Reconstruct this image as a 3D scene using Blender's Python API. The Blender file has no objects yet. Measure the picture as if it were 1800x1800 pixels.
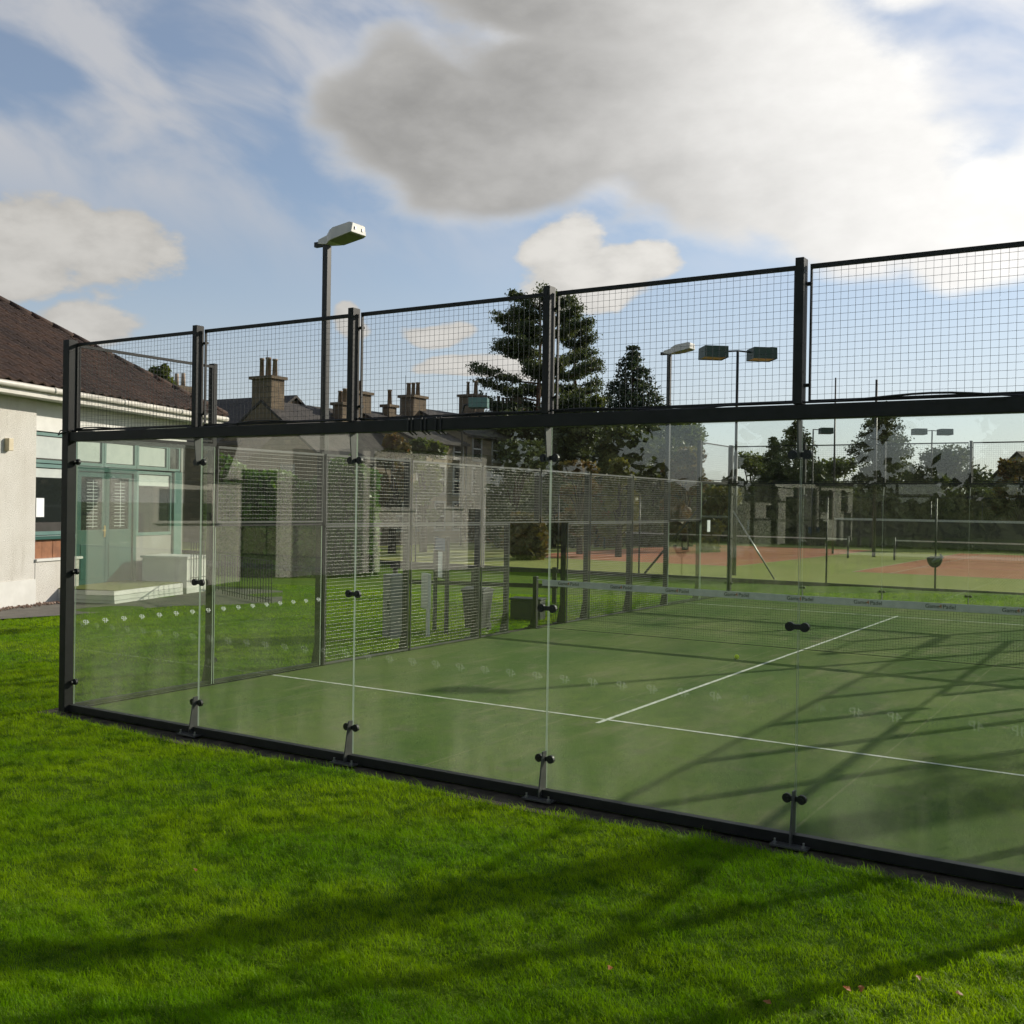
import bpy, math, random
import numpy as np
from mathutils import Vector, Matrix

S = bpy.context.scene
C = S.collection
R = math.radians

# ------------------------------------------------------------------ camera
CAM = np.array([10.2168, -7.3013, 2.3056])
YAW, PITCH, ROLL, FPX = -0.559703, -0.0056597, 0.015459, 1868.2075
def cam_axes():
    cy, sy, cp, sp = math.cos(YAW), math.sin(YAW), math.cos(PITCH), math.sin(PITCH)
    f = np.array([sy*cp, cy*cp, sp]); rt = np.array([cy, -sy, 0.0]); up = np.cross(rt, f)
    cr, sr = math.cos(ROLL), math.sin(ROLL)
    return rt*cr + up*sr, -rt*sr + up*cr, f
AX = cam_axes()
cd = bpy.data.cameras.new('camera'); cam = bpy.data.objects.new('camera', cd); C.objects.link(cam)
cd.sensor_width = 36; cd.lens = FPX/1800*36; cd.clip_start = 0.05; cd.clip_end = 3000
m = Matrix.Identity(4)
for i in range(3):
    m[i][0] = AX[0][i]; m[i][1] = AX[1][i]; m[i][2] = -AX[2][i]; m[i][3] = CAM[i]
cam.matrix_world = m
S.camera = cam

def ray(u, v):
    d = AX[0]*(u-900)/FPX - AX[1]*(v-900)/FPX + AX[2]
    return d/np.linalg.norm(d)
def at(u, v, D):                                   # the point seen at (u, v), D metres away along the ground
    d = ray(u, v); return CAM + d*D/math.hypot(d[0], d[1])

# ------------------------------------------------------------------ sun, sky, exposure
SUN = Vector((1.16, 2.05, 1.0)).normalized()
SUN_EL = math.asin(SUN.z); SUN_AZ = math.atan2(SUN.x, SUN.y)
sl = bpy.data.lights.new('sun', 'SUN'); so = bpy.data.objects.new('sun', sl); C.objects.link(so)
sl.energy = 5.0; sl.angle = R(0.6); sl.color = (1.0, 0.93, 0.80)
so.rotation_euler = SUN.to_track_quat('Z', 'Y').to_euler()

class NT:
    """small helper to write node trees as expressions"""
    def __init__(self, tree): self.t = tree; self.n = tree.nodes; self.l = tree.links
    def node(self, kind, **kw):
        n = self.n.new(kind)
        for k, v in kw.items(): setattr(n, k, v)
        return n
    def put(self, sock, v):
        if hasattr(v, 'links') or isinstance(v, bpy.types.NodeSocket): self.l.new(v, sock)
        else: sock.default_value = v
    def m(self, op, a, b=0.0, c=0.0):
        n = self.node('ShaderNodeMath', operation=op)
        self.put(n.inputs[0], a); self.put(n.inputs[1], b)
        if op in ('MULTIPLY_ADD', 'SMOOTH_MAX', 'SMOOTH_MIN', 'WRAP', 'COMPARE'): self.put(n.inputs[2], c)
        return n.outputs[0]
    def add(self, a, b): return self.m('ADD', a, b)
    def sub(self, a, b): return self.m('SUBTRACT', a, b)
    def mul(self, a, b): return self.m('MULTIPLY', a, b)
    def max(self, a, b): return self.m('MAXIMUM', a, b)
    def smooth(self, x, lo, hi, a=0.0, b=1.0):
        n = self.node('ShaderNodeMapRange', interpolation_type='SMOOTHSTEP')
        self.put(n.inputs[0], x); self.put(n.inputs[1], lo); self.put(n.inputs[2], hi)
        self.put(n.inputs[3], a); self.put(n.inputs[4], b)
        return n.outputs[0]
    def noise(self, vec, scale, detail=4.0, rough=0.55, dist=0.0):
        n = self.node('ShaderNodeTexNoise'); n.noise_dimensions = '3D'
        if vec is not None: self.put(n.inputs['Vector'], vec)
        self.put(n.inputs['Scale'], scale); n.inputs['Detail'].default_value = detail
        n.inputs['Roughness'].default_value = rough; n.inputs['Distortion'].default_value = dist
        return n.outputs[0]
    def mix(self, f, a, b):
        n = self.node('ShaderNodeMix', data_type='RGBA')
        self.put(n.inputs[0], f)
        self.put(n.inputs[6], a if hasattr(a, 'links') else (*a, 1)); self.put(n.inputs[7], b if hasattr(b, 'links') else (*b, 1))
        return n.outputs[2]
    def vmul(self, v, s):
        n = self.node('ShaderNodeVectorMath', operation='MULTIPLY'); self.put(n.inputs[0], v); self.put(n.inputs[1], s); return n.outputs[0]
    def vadd(self, v, s):
        n = self.node('ShaderNodeVectorMath', operation='ADD'); self.put(n.inputs[0], v); self.put(n.inputs[1], s); return n.outputs[0]

W = bpy.data.worlds.new('World'); S.world = W; W.use_nodes = True
W.cycles.sampling_method = 'MANUAL'; W.cycles.sample_map_resolution = 256
def build_world():
    W.node_tree.nodes.clear(); T = NT(W.node_tree)
    out = T.node('ShaderNodeOutputWorld')
    sky = T.node('ShaderNodeTexSky'); sky.sky_type = 'NISHITA'; sky.sun_disc = False
    sky.sun_elevation = SUN_EL; sky.sun_rotation = SUN_AZ; sky.altitude = 50
    sky.air_density = 1.0; sky.dust_density = 0.6; sky.ozone_density = 2.5
    bg = T.node('ShaderNodeBackground'); T.l.new(sky.outputs[0], bg.inputs[0]); bg.inputs[1].default_value = 0.125
    d = T.node('ShaderNodeTexCoord').outputs['Generated']
    nrm = T.node('ShaderNodeVectorMath', operation='NORMALIZE'); T.l.new(d, nrm.inputs[0]); d = nrm.outputs[0]
    sp = T.node('ShaderNodeSeparateXYZ'); T.l.new(d, sp.inputs[0]); x, y, z = sp.outputs
    az = T.mul(T.m('ARCTAN2', x, y), 57.29578); el = T.mul(T.m('ARCSINE', z), 57.29578)
    dotn = T.node('ShaderNodeVectorMath', operation='DOT_PRODUCT'); T.l.new(d, dotn.inputs[0]); dotn.inputs[1].default_value = SUN
    sd = dotn.outputs['Value']
    # billows: slow warp in degrees, then a fractal that breaks up the edges
    st = T.vmul(d, (1, 1, 1.9))
    wx = T.mul(T.sub(T.noise(st, 6, 1, .5), .5), 7.0)
    wy = T.mul(T.sub(T.noise(T.vadd(st, (5.2, 1.7, 3.1)), 7, 1, .5), .5), 4.5)
    a2 = T.add(az, wx); e2 = T.add(el, wy)
    fine = T.sub(T.noise(st, 22, 5, .56), .5)
    soft = T.sub(T.noise(T.vadd(st, (1.2, 7.7, 2.1)), 4.5, 3, .5), .5)
    def blob(a0, e0, wa, we):
        p = T.mul(T.sub(a2, a0), 1/wa); q = T.mul(T.sub(e2, e0), 1/we)
        return T.sub(1.0, T.add(T.mul(p, p), T.mul(q, q)))
    def field(lst):
        r = None
        for b in lst:
            k = blob(*b); r = k if r is None else T.m('SMOOTH_MAX', r, k, .25)
        return r
    big = field([(-38.2, 19.2, 6.0, 3.9), (-33, 18.5, 7, 3.4), (-29, 20.5, 9, 5.0), (-20, 20, 9, 6.8), (-14.5, 16, 6.5, 4.2), (-7.5, 14.2, 5, 3.2), (-27, 27, 14, 4), (-7, 26, 7, 2.2), (4, 17, 8, 5)])
    cum = field([(-57.5, 12.2, 5.0, 2.4), (-52.0, 12.5, 3.6, 2.3), (-53.0, 8.6, 2.9, 1.7), (-29.0, 13.2, 2.2, 1.8), (-25.8, 12.3, 2.2, 1.2), (-28, 11.6, 3.6, 1.3),
                 (-36.6, 9.2, 2.2, 1.0), (-41, 9.4, 1.2, .7), (-33.5, 7.2, 4, .7)])
    # the rest of the sky: the same kind of clouds, scattered
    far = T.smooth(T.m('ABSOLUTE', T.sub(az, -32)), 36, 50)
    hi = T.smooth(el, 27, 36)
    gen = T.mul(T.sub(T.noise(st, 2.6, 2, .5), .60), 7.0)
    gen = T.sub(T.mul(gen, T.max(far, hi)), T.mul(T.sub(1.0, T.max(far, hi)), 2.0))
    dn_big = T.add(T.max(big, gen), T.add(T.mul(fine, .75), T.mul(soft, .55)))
    dn_cum = T.add(cum, T.add(T.mul(fine, 2.0), T.mul(soft, 1.0)))
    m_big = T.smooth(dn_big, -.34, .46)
    m_cum = T.mul(T.smooth(dn_cum, -.10, .42), .95)
    # high thin veil, drawn out in soft bands
    mp = T.node('ShaderNodeCombineXYZ')
    T.put(mp.inputs[0], T.add(T.mul(az, .085), T.mul(el, -.034))); T.put(mp.inputs[1], T.add(T.mul(el, .165), T.mul(az, .066)))
    strk = T.noise(T.vadd(mp.outputs[0], (3.3, 1.4, 0)), 1.15, 5, .52, .35)
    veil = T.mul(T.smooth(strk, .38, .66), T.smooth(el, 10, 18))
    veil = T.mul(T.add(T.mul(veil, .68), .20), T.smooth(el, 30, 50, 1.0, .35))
    # brightness: whiter towards the sun, greyer where the cloud is deep
    lit = T.smooth(sd, .28, .86, .63, .98)
    core = T.smooth(sd, .52, .84, .41, 1.04)
    thick = T.smooth(T.add(dn_big, T.mul(soft, .9)), -.30, .50)
    vb = T.add(T.mul(thick, core), T.mul(T.sub(1.0, thick), lit))
    vb = T.add(vb, T.add(T.mul(T.mul(soft, thick), .34), T.mul(T.mul(fine, thick), .22)))
    under = T.smooth(T.add(T.mul(fine, .8), T.mul(dn_cum, .30)), -.15, .5, .84, 1.06)
    vc = T.mul(T.mul(lit, under), .95)
    def grey(v, warm):
        cc = T.node('ShaderNodeCombineColor')
        T.put(cc.inputs[0], T.mul(v, warm[0])); T.put(cc.inputs[1], T.mul(v, warm[1])); T.put(cc.inputs[2], T.mul(v, warm[2]))
        return cc.outputs[0]
    def bgc(col, s=1.0):
        b = T.node('ShaderNodeBackground'); T.put(b.inputs[0], col); b.inputs[1].default_value = s; return b.outputs[0]
    def mixs(f, a, b):
        n = T.node('ShaderNodeMixShader'); T.put(n.inputs[0], f); T.l.new(a, n.inputs[1]); T.l.new(b, n.inputs[2]); return n.outputs[0]
    low = T.smooth(el, 17, 1, 0.0, .6)                 # thin bright air towards the horizon
    s = mixs(low, bg.outputs[0], bgc(grey(T.smooth(sd, .1, .7, .58, .70), (.93, .98, 1.05))))
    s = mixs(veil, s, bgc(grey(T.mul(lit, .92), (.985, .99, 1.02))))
    s = mixs(m_cum, s, bgc(grey(vc, (1.0, .965, .90))))
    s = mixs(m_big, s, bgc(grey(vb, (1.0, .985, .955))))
    T.l.new(s, out.inputs[0])
build_world()

S.view_settings.view_transform = 'Standard'; S.view_settings.look = 'None'
S.view_settings.exposure = 0.0; S.view_settings.gamma = 1.0
S.cycles.max_bounces = 6; S.cycles.transparent_max_bounces = 32
S.cycles.diffuse_bounces = 2; S.cycles.glossy_bounces = 2; S.cycles.transmission_bounces = 6
S.cycles.caustics_reflective = False; S.cycles.caustics_refractive = False
S.cycles.use_denoising = True
S.cycles.use_adaptive_sampling = True; S.cycles.adaptive_threshold = .02; S.cycles.adaptive_min_samples = 14
S.cycles.sample_clamp_indirect = 6

# ------------------------------------------------------------------ materials
MATS = {}
def mat(name):
    m = bpy.data.materials.new(name); m.use_nodes = True; m.node_tree.nodes.clear()
    MATS[name] = m; return m, NT(m.node_tree)
def surf(T, sh, disp=None):
    o = T.node('ShaderNodeOutputMaterial'); T.l.new(sh, o.inputs[0])
def pbsdf(T, col, rough=.7, metal=0.0, spec=.5, bump=None, bstr=.3, bdist=.01):
    p = T.node('ShaderNodeBsdfPrincipled')
    T.put(p.inputs['Base Color'], col if hasattr(col, 'links') else (*col, 1))
    T.put(p.inputs['Roughness'], rough); T.put(p.inputs['Metallic'], metal); p.inputs['Specular IOR Level'].default_value = spec
    if bump is not None:
        b = T.node('ShaderNodeBump'); b.inputs['Strength'].default_value = bstr; b.inputs['Distance'].default_value = bdist
        T.put(b.inputs['Height'], bump); T.l.new(b.outputs[0], p.inputs['Normal'])
    return p.outputs[0]
def pos(T): return T.node('ShaderNodeNewGeometry').outputs['Position']
def objc(T): return T.node('ShaderNodeTexCoord').outputs['Object']
def simple(name, c1, c2=None, scale=3.0, rough=.7, metal=0.0, spec=.5, bscale=None, bstr=.3, bdist=.01, detail=5):
    m, T = mat(name); p = objc(T)
    col = c1
    if c2 is not None: col = T.mix(T.smooth(T.noise(p, scale, detail, .6), .32, .68), c1, c2)
    b = T.noise(p, bscale, 4, .6) if bscale else None
    surf(T, pbsdf(T, col, rough, metal, spec, b, bstr, bdist)); return m
def leafmat(name, c1, c2, scale=1.2, trans=.35, c3=None, rough=.55, tmul=(1.25, 1.2, .55)):
    m, T = mat(name); p = pos(T)
    col = T.mix(T.smooth(T.noise(p, scale, 3, .6), .35, .65), c1, c2)
    if c3 is not None: col = T.mix(T.smooth(T.noise(p, scale*7, 2, .6), .55, .7), col, c3)
    a = pbsdf(T, col, rough, 0, .35)
    tr = T.node('ShaderNodeBsdfTranslucent'); T.l.new(T.vmul(col, tmul), tr.inputs[0])
    x = T.node('ShaderNodeMixShader'); x.inputs[0].default_value = trans; T.l.new(a, x.inputs[1]); T.l.new(tr.outputs[0], x.inputs[2])
    surf(T, x.outputs[0]); return m

BLACK = simple('black_powder_coat', (.016, .0165, .015), (.022, .0225, .021), 6, .5, 0, .22, 60, .15, .002)
WIRE = simple('wire_powder_coat', (.035, .037, .035), (.05, .051, .047), 9, .3, .2, .6)
RUBBER = simple('black_rubber', (.01, .01, .01), (.018, .018, .018), 20, .5)
STEEL = simple('galvanised_steel', (.35, .35, .34), (.25, .25, .25), 15, .4, .8)
POLE = simple('grey_paint', (.020, .022, .020), (.028, .030, .027), 4, .45, 0, .3)
BRKT = simple('bracket_grey', (.06, .062, .058), (.08, .08, .074), 8, .45, .1)
WIRE_LIT = simple('sunlit_wire', (.15, .15, .14), (.19, .19, .175), 9, .34, .55, .55)  # paler copy of the mesh wire, its sunlit brightness put into the colour
FRAME_LIT = simple('panel_frame_sunlit', (.075, .076, .07), (.10, .10, .092), 6, .45, .1, .4)  # frame coat lightened so the side wall frames look sunlit
WHITEP = simple('white_paint', (.66, .65, .61), (.58, .57, .53), 2, .5, 0, .4, 20, .1, .004)
LAMPW = simple('lamp_housing_grey', (.55, .53, .48), (.48, .46, .42), 5, .45)
LAMPG = simple('lamp_lens', (.24, .235, .20), (.20, .195, .17), 5, .45)
GREENBOX = simple('lamp_green', (.018, .045, .032), (.025, .05, .036), 4, .5)
LENSW = simple('lamp_glass_warm', (.62, .42, .27), (.55, .36, .22), 5, .3)
GREEND = simple('green_door_paint', (.005, .062, .050), (.008, .074, .060), 3, .38, 0, .5, 30, .08, .003)
GREENF = simple('green_frame_paint', (.075, .165, .145), (.10, .19, .17), 3, .42)
TIMBER = simple('varnished_timber', (.26, .10, .035), (.17, .06, .02), 5, .45, 0, .5, 40, .2, .004)
CREAMW = simple('cream_render', (.84, .80, .72), (.79, .75, .67), 1.5, .9, 0, .2, 40, .4, .008)
PAPER = simple('paper', (.80, .82, .84), (.74, .76, .78), 8, .8)
CREAM = simple('cream_plastic', (.55, .47, .32), (.5, .42, .28), 10, .5)
GUTTER = simple('white_gutter', (.60, .575, .51), (.50, .475, .42), 3, .45)
DARKIN = simple('dark_interior', (.03, .028, .024), (.05, .045, .04), 2, .9)
BLIND = simple('pale_blind', (.50, .53, .50), (.44, .47, .45), 4, .8)
SLATE = simple('roof_slate', (.036, .031, .027), (.062, .054, .046), 2.2, .75, 0, .3, 9, .4, .03)
SLATEL = simple('roof_slate_pale', (.10, .09, .075), (.16, .14, .115), 2, .75, 0, .3, 9, .4, .03)
BIN = simple('dark_bin_plastic', (.014, .015, .016), (.020, .021, .023), 6, .5)
CABINET = simple('grey_cabinet', (.20, .20, .20), (.16, .16, .165), 3, .5)
BLUE = simple('blue_panel', (.02, .06, .16), (.03, .08, .2), 5, .5)
BARK = simple('bark', (.055, .040, .028), (.03, .023, .017), 6, .9, 0, .2, 14, .6, .05)
BARKR = simple('pine_bark', (.12, .065, .035), (.06, .038, .026), 3, .9, 0, .2, 10, .6, .05)
BRASS = simple('brass', (.55, .40, .16), None, 1, .35, .9)
BALL = simple('tennis_ball_felt', (.70, .85, .05), (.62, .78, .04), 40, .95)
POT = simple('clay_chimney_pot', (.24, .17, .12), (.34, .27, .20), 3, .85)
NETB = simple('net_cord', (.012, .014, .012), None, 1, .8)
TAPE = simple('net_tape', (.60, .60, .58), (.50, .50, .48), 6, .8)
INKD = simple('dark_print', (.09, .09, .095), None, 1, .7)
INKR = simple('orange_print', (.45, .16, .08), None, 1, .7)
DECAL = simple('white_vinyl', (.62, .66, .62), None, 1, .7)
CONC = simple('concrete_edge', (.095, .080, .060), (.040, .034, .026), 7, .95, 0, .2, 30, .6, .01)
BOARD = simple('weathered_board', (.055, .050, .042), (.035, .032, .028), 3, .85, 0, .3, 20, .4, .01)
ASPH = simple('path_asphalt', (.17, .155, .13), (.125, .115, .10), 2.5, .95, 0, .2, 90, .5, .006)
PEBB = simple('pebbles', (.22, .13, .085), (.32, .24, .19), 9, .9)
DECKG = simple('porch_matting', (.13, .15, .035), (.17, .17, .05), 7, .95, 0, .2, 60, .4, .004)
STONE2 = simple('grey_render', (.30, .29, .27), (.24, .23, .21), 2, .9)

def m_roughcast():
    m, T = mat('white_roughcast'); p = objc(T)
    n = T.noise(p, 55, 3, .7); big = T.noise(p, .9, 4, .6)
    col = T.mix(T.smooth(big, .35, .7), (.64, .615, .565), (.575, .545, .49))
    col = T.mix(T.smooth(n, .62, .75), col, (.42, .385, .33))
    col = T.mix(T.mul(T.smooth(T.noise(T.vmul(p, (3, 3, .35)), 1.6, 5, .65), .52, .75), .35), col, (.36, .33, .27))
    surf(T, pbsdf(T, col, .92, 0, .2, n, .9, .02)); return m
ROUGH = m_roughcast()
def m_rtile():
    m, T = mat('roof_tile'); p = pos(T)
    col = T.mix(T.smooth(T.noise(p, 1.3, 4, .6), .35, .65), (.070, .040, .028), (.040, .026, .021))
    col = T.mix(T.smooth(T.noise(p, 9, 4, .6), .60, .72), col, (.11, .075, .05))
    col = T.mix(T.smooth(T.noise(p, 17, 2, .6), .72, .76), col, (.26, .23, .19))
    surf(T, pbsdf(T, col, .85, 0, .3, T.noise(p, 30, 3, .6), .4, .01)); return m
RTILE = m_rtile()
def m_stone(name, c1, c2, c3):
    m, T = mat(name); p = objc(T)
    mp = T.node('ShaderNodeMapping'); mp.inputs['Rotation'].default_value = (R(90), 0, 0); T.l.new(p, mp.inputs[0])
    sepn = T.node('ShaderNodeSeparateXYZ'); T.l.new(p, sepn.inputs[0])
    cmb = T.node('ShaderNodeCombineXYZ'); T.put(cmb.inputs[0], T.add(sepn.outputs[0], sepn.outputs[1])); T.put(cmb.inputs[1], sepn.outputs[2])
    br = T.node('ShaderNodeTexBrick'); T.l.new(cmb.outputs[0], br.inputs['Vector']); br.inputs['Scale'].default_value = 1.0
    br.inputs['Brick Width'].default_value = .55; br.inputs['Row Height'].default_value = .28; br.inputs['Mortar Size'].default_value = .02
    br.inputs['Color1'].default_value = (*c1, 1); br.inputs['Color2'].default_value = (*c2, 1); br.inputs['Mortar'].default_value = (*c3, 1)
    col = T.mix(T.smooth(T.noise(p, .8, 4, .6), .35, .7), br.outputs[0], c2)
    surf(T, pbsdf(T, col, .95, 0, .2, T.noise(p, 8, 4, .6), .4, .03)); return m
STONE = m_stone('ochre_stone', (.27, .215, .135), (.19, .155, .10), (.16, .13, .09))
STONED = m_stone('sooty_stone', (.21, .16, .105), (.13, .102, .07), (.10, .08, .06))

def m_glass(name, tint, dust):
    m, T = mat(name)
    g = T.node('ShaderNodeNewGeometry')
    dt = T.node('ShaderNodeVectorMath', operation='DOT_PRODUCT'); T.l.new(g.outputs['Normal'], dt.inputs[0]); T.l.new(g.outputs['Incoming'], dt.inputs[1])
    c = T.m('ABSOLUTE', dt.outputs['Value'])
    fr = T.add(.061, T.mul(.939, T.m('POWER', T.sub(1.0, c), 4.3)))
    tr = T.node('ShaderNodeBsdfTransparent'); tr.inputs[0].default_value = (*tint, 1)
    gl = T.node('ShaderNodeBsdfGlossy'); gl.inputs['Roughness'].default_value = 0.0; gl.inputs[0].default_value = (1, 1, 1, 1)
    x = T.node('ShaderNodeMixShader'); T.put(x.inputs[0], fr); T.l.new(tr.outputs[0], x.inputs[1]); T.l.new(gl.outputs[0], x.inputs[2])
    # dried rain and mud splash film
    p = g.outputs['Position']; sp = T.node('ShaderNodeSeparateXYZ'); T.l.new(p, sp.inputs[0])
    low = T.smooth(sp.outputs[2], 1.5, .0)
    n = T.smooth(T.noise(T.vmul(p, (1, 1, .35)), 2.2, 3, .65), .3, .75)
    f = T.add(dust*.10, T.mul(T.mul(n, T.add(.08, T.mul(low, 1.7))), dust*1.3))
    df = T.node('ShaderNodeBsdfDiffuse'); df.inputs[0].default_value = (.62, .60, .50, 1)
    tl = T.node('ShaderNodeBsdfTranslucent'); tl.inputs[0].default_value = (.62, .60, .48, 1)
    dm = T.node('ShaderNodeMixShader'); dm.inputs[0].default_value = .6; T.l.new(df.outputs[0], dm.inputs[1]); T.l.new(tl.outputs[0], dm.inputs[2])
    y = T.node('ShaderNodeMixShader'); T.put(y.inputs[0], f); T.l.new(x.outputs[0], y.inputs[1]); T.l.new(dm.outputs[0], y.inputs[2])
    surf(T, y.outputs[0]); return m
GLASS = m_glass('toughened_glass', (.945, .97, .94), .030)
EDGE = leafmat('glass_edge', (.42, .50, .40), (.36, .45, .36), 3, .5, None, .3, (1, 1, 1))
def m_backlit():
    m, T = mat('backlit_vinyl')  # faint copy of the white vinyl, backlit look put into its transparency
    tr = T.node('ShaderNodeBsdfTransparent'); tl = T.node('ShaderNodeBsdfTranslucent'); tl.inputs[0].default_value = (.5, .55, .5, 1)
    x = T.node('ShaderNodeMixShader'); x.inputs[0].default_value = .12; T.l.new(tr.outputs[0], x.inputs[1]); T.l.new(tl.outputs[0], x.inputs[2])
    surf(T, x.outputs[0]); return m
BACKLIT = m_backlit()
def m_pane():
    m, T = mat('window_pane')
    surf(T, pbsdf(T, (.018, .022, .020), .03, 0, .7)); return m
PANE = m_pane()

def m_lawn():
    m, T = mat('lawn_soil'); p = pos(T)
    col = T.mix(T.smooth(T.noise(p, .55, 5, .6), .35, .66), (.060, .125, .003), (.095, .155, .004))
    col = T.mix(T.smooth(T.noise(p, 5, 5, .65), .56, .72), col, (.038, .072, .006))
    col = T.mix(T.smooth(T.noise(p, 40, 4, .7), .52, .75), col, (.11, .18, .005))
    b = T.add(T.noise(p, 6, 5, .6), T.mul(T.noise(p, 60, 3, .7), .5))
    surf(T, pbsdf(T, col, .95, 0, .15, b, .8, .05)); return m
LAWN = m_lawn()
def m_grass():
    m, T = mat('grass_blades'); p = pos(T)
    col = T.mix(T.smooth(T.noise(p, .6, 4, .6), .36, .64), (.135, .280, .002), (.255, .375, .004))
    col = T.mix(T.smooth(T.noise(p, 5.5, 4, .65), .46, .66), col, (.048, .112, .003))
    col = T.mix(T.smooth(T.noise(T.vadd(p, (4, 8, 2)), 1.7, 5, .65), .60, .74), col, (.15, .21, .012))
    col = T.mix(T.smooth(T.noise(T.vadd(p, (14, 1, 2)), 7, 3, .6), .68, .76), col, (.10, .085, .02))
    col = T.mix(T.smooth(T.noise(p, 90, 2, .5), .60, .72), col, (.28, .42, .008))
    col = T.mix(T.smooth(T.noise(T.vadd(p, (9, 3, 1)), 130, 1, .5), .70, .76), col, (.34, .31, .12))
    a = pbsdf(T, col, .5, 0, .08)
    tr = T.node('ShaderNodeBsdfTranslucent'); T.l.new(T.vmul(col, (1.2, 1.25, .2)), tr.inputs[0])
    x = T.node('ShaderNodeMixShader'); x.inputs[0].default_value = .5; T.l.new(a, x.inputs[1]); T.l.new(tr.outputs[0], x.inputs[2])
    surf(T, x.outputs[0]); return m
GRASS = m_grass()
def m_turf():
    m, T = mat('sanded_artificial_turf'); p = pos(T)
    col = T.mix(T.smooth(T.noise(T.vmul(p, (1, .45, 1)), .55, 5, .6), .34, .68), (.074, .134, .030), (.158, .198, .064))
    col = T.mix(T.smooth(T.noise(p, 2.4, 6, .7), .52, .74), col, (.155, .165, .085))
    col = T.mix(T.smooth(T.noise(p, 140, 2, .6), .45, .7), col, (.060, .105, .030))
    col = T.mix(T.smooth(T.noise(p, 9, 5, .7), .66, .78), col, (.055, .090, .030))
    sx = T.node('ShaderNodeSeparateXYZ'); T.l.new(p, sx.inputs[0])
    seam = T.m('ABSOLUTE', T.sub(T.m('FRACT', T.mul(T.add(sx.outputs[0], .35), 1/3.3)), .5))
    col = T.mix(T.mul(T.smooth(seam, .006, .001), T.smooth(T.noise(p, 3, 3, .6), .35, .6, .1, .6)), col, (.20, .21, .11))
    col = T.mix(T.mul(T.smooth(T.noise(T.vmul(p, (2.2, .5, 1)), 1.1, 6, .7), .50, .72), .6), col, (.205, .205, .105))
    surf(T, pbsdf(T, col, .97, 0, .1, T.noise(p, 160, 3, .7), .6, .01)); return m
TURF = m_turf()
def m_court(name, c1, c2, c3):
    m, T = mat(name); p = pos(T)
    col = T.mix(T.smooth(T.noise(T.vmul(p, (1, .5, 1)), .25, 5, .6), .35, .66), c1, c2)
    col = T.mix(T.smooth(T.noise(p, 1.4, 6, .7), .52, .72), col, c3)
    surf(T, pbsdf(T, col, .97, 0, .1, T.noise(p, 60, 3, .7), .5, .01)); return m
TENG = m_court('tennis_green', (.235, .260, .070), (.290, .295, .090), (.20, .24, .066))
TENR = m_court('tennis_red', (.40, .150, .085), (.46, .195, .12), (.36, .13, .07))
LINE = simple('line_white', (.70, .71, .62), (.40, .46, .32), 6, .95)
LINED = simple('tennis_line', (.42, .36, .28), (.48, .40, .32), 3, .95)

PINE = leafmat('pine_needles', (.055, .080, .036), (.085, .105, .044), 1.0, .35, (.030, .042, .022))
SPRUCE = leafmat('spruce_needles', (.032, .052, .034), (.052, .075, .042), 1.0, .3)
DARKL = leafmat('dark_evergreen', (.045, .064, .026), (.075, .092, .034), .8, .3, (.028, .042, .018))
MIDL = leafmat('green_leaves', (.070, .100, .026), (.110, .135, .034), .7, .4, (.045, .065, .02))
AUTL = leafmat('autumn_leaves', (.13, .080, .025), (.10, .095, .026), .6, .35, (.16, .06, .02))
YELL = leafmat('yellowing_leaves', (.10, .105, .022), (.14, .125, .028), .7, .35, (.06, .075, .02))
HEDGE = leafmat('hedge_leaves', (.060, .150, .014), (.110, .210, .022), 2.0, .3, (.025, .06, .010), .35)
LEAFO = leafmat('fallen_orange_leaf', (.50, .20, .03), (.42, .12, .02), 9, .3)
LEAFR = leafmat('fallen_red_leaf', (.30, .12, .03), (.24, .09, .025), 9, .3)

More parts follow.
